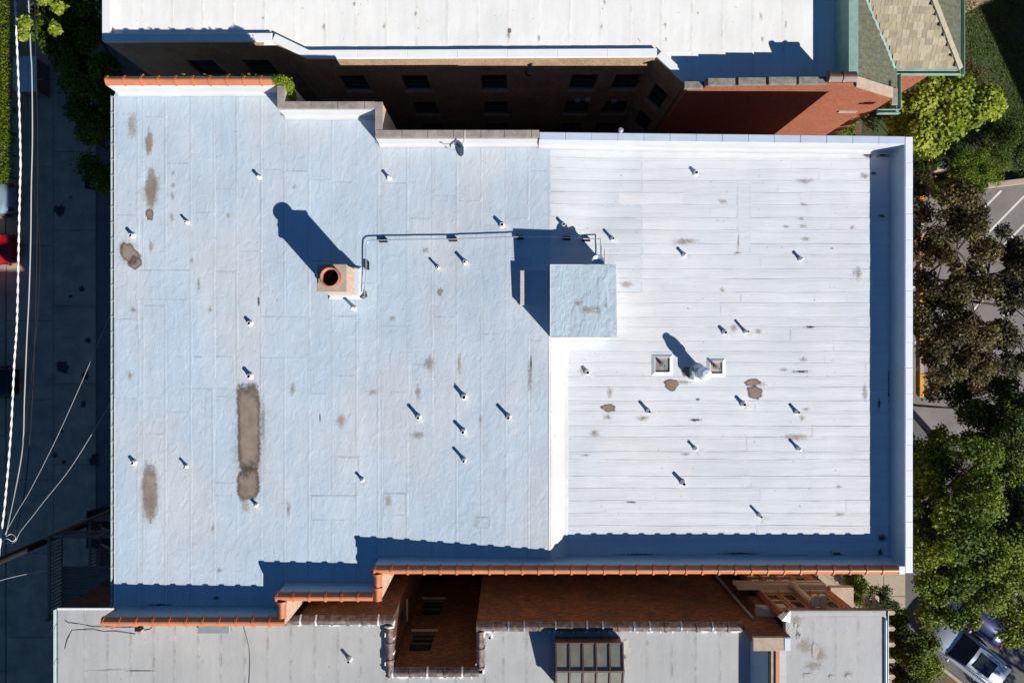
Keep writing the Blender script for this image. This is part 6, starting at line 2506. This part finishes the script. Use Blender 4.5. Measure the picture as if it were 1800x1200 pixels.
tree('broadleaf_tree', 'large dense green tree at the lower right beside the parapet corner', (18.2, -9.3), (20.4, -8.2, 6.0),
     [(1650, 860, 8.4, 2.0), (1700, 830, 8.8, 2.0), (1640, 930, 8.8, 1.7), (1700, 930, 9.3, 2.2), (1670, 1000, 9.0, 1.9), (1730, 990, 9.0, 1.9), (1640, 790, 7.2, 1.5), (1760, 900, 8.6, 1.9), (1690, 1045, 8.2, 1.4), (1655, 1060, 7.6, 1.2)],
     60000, (.09, .18), M['leaf_green'], r0=.3, br=.85, clump=(.35, .8), seed=8)
tree('broadleaf_tree', 'dark green tree with jagged top between the pavement and the right edge', (25.5, -6.5), (25.2, -5.6, 5.0),
     [(1760, 740, 7.4, 1.8), (1795, 730, 7.2, 1.6), (1735, 790, 7.6, 1.6), (1790, 800, 7.8, 1.9), (1770, 700, 6.6, .9)], 26000, (.09, .18), M['leaf_dark'], r0=.22, br=.9, clump=(.35, .75), seed=12)
tree('broadleaf_tree', 'yellowing green tree at the right edge above the blue car', (27.5, -11.5), (27.0, -11.0, 5.0),
     [(1790, 960, 8.0, 1.7), (1800, 1010, 8.0, 1.6), (1775, 1050, 7.4, 1.3), (1800, 890, 7.8, 1.8), (1790, 1090, 6.8, 1.0)], 22000, (.10, .18), M['leaf_green'], r0=.22, br=.9, clump=(.4, .8),
     tint=lambda C_: np.clip(rng.normal(.68, .2, len(C_)), 0, 1), seed=14)
tree('broadleaf_tree', 'bright yellow green big leaved tree on the lawn by the slate corner', (20.6, 11.3), (21.2, 11.2, 4.2),
     [(1600, 190, 6.0, .95), (1650, 180, 6.4, 1.2), (1700, 170, 6.2, 1.0), (1640, 230, 6.4, 1.05), (1690, 218, 6.2, .95), (1725, 190, 5.8, .7), (1618, 245, 5.8, .5), (1590, 215, 5.4, .6)],
     11500, (.17, .29), M['leaf_yellow'], r0=.16, br=1.3, clump=(.45, .8), seed=17, up=.9)
tree('bush', 'leafy green bush beside the brackets of the porch wing', (17.5, -13.6), (17.6, -13.9, 3.2),
     [(1590, 1110, 5.2, 1.0), (1612, 1140, 5.6, 1.2), (1600, 1180, 5.6, 1.3), (1625, 1168, 5.0, .75), (1580, 1150, 5.0, .9), (1600, 1215, 5.4, 1.2)], 20000, (.08, .16), M['leaf_green'], 'bush', r0=.1, br=1.6, clump=(.3, .6), seed=21)


def shrub(label, lobes, n, size, m, seed=0, name='shrub', group=None, tint=None):
    bl = []
    st = []
    for (px, py, z, R_) in lobes:
        x, y = P(px, py, z)
        for k in range(7):
            d = rng.normal(0, R_ * .5, 3)
            bl.append((x + d[0], y + d[1], max(.15, z + d[2] * .5), R_ * .5, R_ * .5, R_ * .4, 1))
        st.append(([(x, y, 0), (x + .1, y, z * .6), (x, y + .1, z)], .035, .012))
    return plant(name, label, 'shrub', bl, n, size, m, tint, st, group)


shrub('green shrub under the right end of the south tile coping', [(1508, 1030, 1.8, .7), (1522, 1050, 2.0, .7), (1500, 1015, 1.6, .6)], 4200, (.07, .13), M['leaf_green'])
shrub('dark shrub between the paved path and the porch wing', [(1556, 1050, 1.8, .7), (1568, 1075, 1.8, .8), (1545, 1062, 1.4, .6)], 4600, (.07, .13), M['leaf_dark'])
shrub('feathery green juniper beside the air conditioner', [(1708, 285, 1.6, .9), (1718, 308, 1.4, .9), (1738, 290, 1.3, .9), (1672, 328, .8, .6)], 9500, (.06, .12), M['leaf_green'])
shrub('low bright juniper spreading over the edge of the car park', [(1690, 325, .8, .8), (1720, 330, .7, .7), (1668, 338, .8, .6)], 5500, (.06, .12), M['leaf_green'], tint=lambda C_: np.clip(rng.normal(.6, .2, len(C_)), 0, 1))
shrub('dark leafy shrub on the lawn at the right edge', [(1770, 250, 1.6, 1.1), (1795, 270, 1.4, 1.0), (1785, 225, 1.4, .9)], 7000, (.07, .13), M['leaf_dark'])
shrub('small green shrub in the gap beside the red wall', [(1488, 222, 1.2, .6), (1500, 212, 1.2, .5)], 2600, (.07, .13), M['leaf_green'])
shrub('brown twiggy shrub beneath the slate eave', [(1690, 128, 1.2, .8), (1715, 140, 1.0, .7)], 1500, (.07, .12), M['leaf_olive'])
shrub('grey green bushes under the parapet beside the yellow kerb', [(1618, 250, 1.8, .9), (1618, 292, 1.4, .6)], 4500, (.07, .13), M['leaf_dark'])
shrub('dry olive tree top with rust coloured leaves by the parapet corner', [(1660, 1020, 7.8, .5), (1640, 1025, 7.6, .4)], 500, (.08, .14), M['fallen'])
# deep shade foliage in the alley
tree('broadleaf_tree', 'dark tree in deep shade between the two buildings at upper left', (-19.0, 12.2), (-19.2, 12.0, 4.0),
     [(160, 110, 6.0, 1.6), (120, 60, 6.0, 1.8), (175, 190, 5.4, 1.5), (180, 260, 5.0, 1.3), (85, 50, 6.2, 1.3), (150, 30, 6.0, 1.5), (130, 140, 5.2, 1.2), (176, 300, 4.6, .9)],
     30000, (.10, .2), M['leaf_green'], r0=.2, br=.9, clump=(.35, .75), seed=31)
tree('broadleaf_tree', 'tall tree with sunlit yellow green top at the upper left corner', (-25.0, 17.8), (-23.4, 16.2, 7.0),
     [(68, -4, 11.0, .38), (88, 4, 11.0, .42), (76, -26, 11.2, .8), (45, 40, 10.6, .12), (95, 48, 10.8, .12), (40, 60, 10.4, .10)],
     3200, (.12, .22), M['leaf_yellow'], r0=.16, br=1.6, clump=(.14, .3), seed=33)
# house roof corner peeping in at the top left
hs = thing('garage', 'corner of a pale roofed garage in the shade at the top edge', 'garage')
b = MB()
x, y = P(150, 18, 4.0)
b.add([(x - .2, y + 4, 4.6), (x - 1.0, y + .9, 4.0), (x + 1.3, y - .9, 4.0), (x + 2.2, y + 4, 4.6), (x - .2, y + 4, 4.5), (x - 1.0, y + .9, 3.9), (x + 1.3, y - .9, 3.9), (x + 2.2, y + 4, 4.5)],
      [(0, 1, 2, 3), (7, 6, 5, 4), (0, 4, 5, 1), (1, 5, 6, 2), (2, 6, 7, 3), (3, 7, 4, 0)])
b.obj('roof', M['shed'], hs)
b = MB()
b.prism([(x - .6, y + 1.0), (x + 1.2, y - .5), (x + 2.0, y + 3.8), (x - .1, y + 3.8)], 0, 3.88)
b.obj('wall', M['grey_wood'], hs)

# house beyond the right edge whose shadow lies over the lawn, and the street tree that dapples the road
nh = thing('house', 'neighbouring house beyond the right edge that shades the lawn', 'house')
A_ = Vector((36.0, 9.9))
u_, v_ = Vector((.91, .41)), Vector((.41, -.91))
q = [A_, A_ + v_ * 10, A_ + v_ * 10 + u_ * 14, A_ + u_ * 14]
b = MB()
b.prism([(p.x, p.y) for p in q], 0, 8.0)
b.obj('wall', M['red'], nh)
b = MB()
b.prism([(p.x, p.y) for p in q], 8.002, 8.15)
b.obj('roof', M['shed'], nh)
tree('broadleaf_tree', 'street tree beyond the lower right corner that dapples the road', (37.5, -27.3), (37.2, -27.0, 6.0),
     [(2200, 1600, 8.0, 1.9), (2260, 1550, 8.0, 1.8), (2320, 1630, 8.2, 2.0), (2230, 1680, 7.6, 1.7), (2330, 1540, 8, 1.8)], 5200, (.12, .22), M['leaf_green'], r0=.24, br=.4, clump=(.35, .7), seed=41)
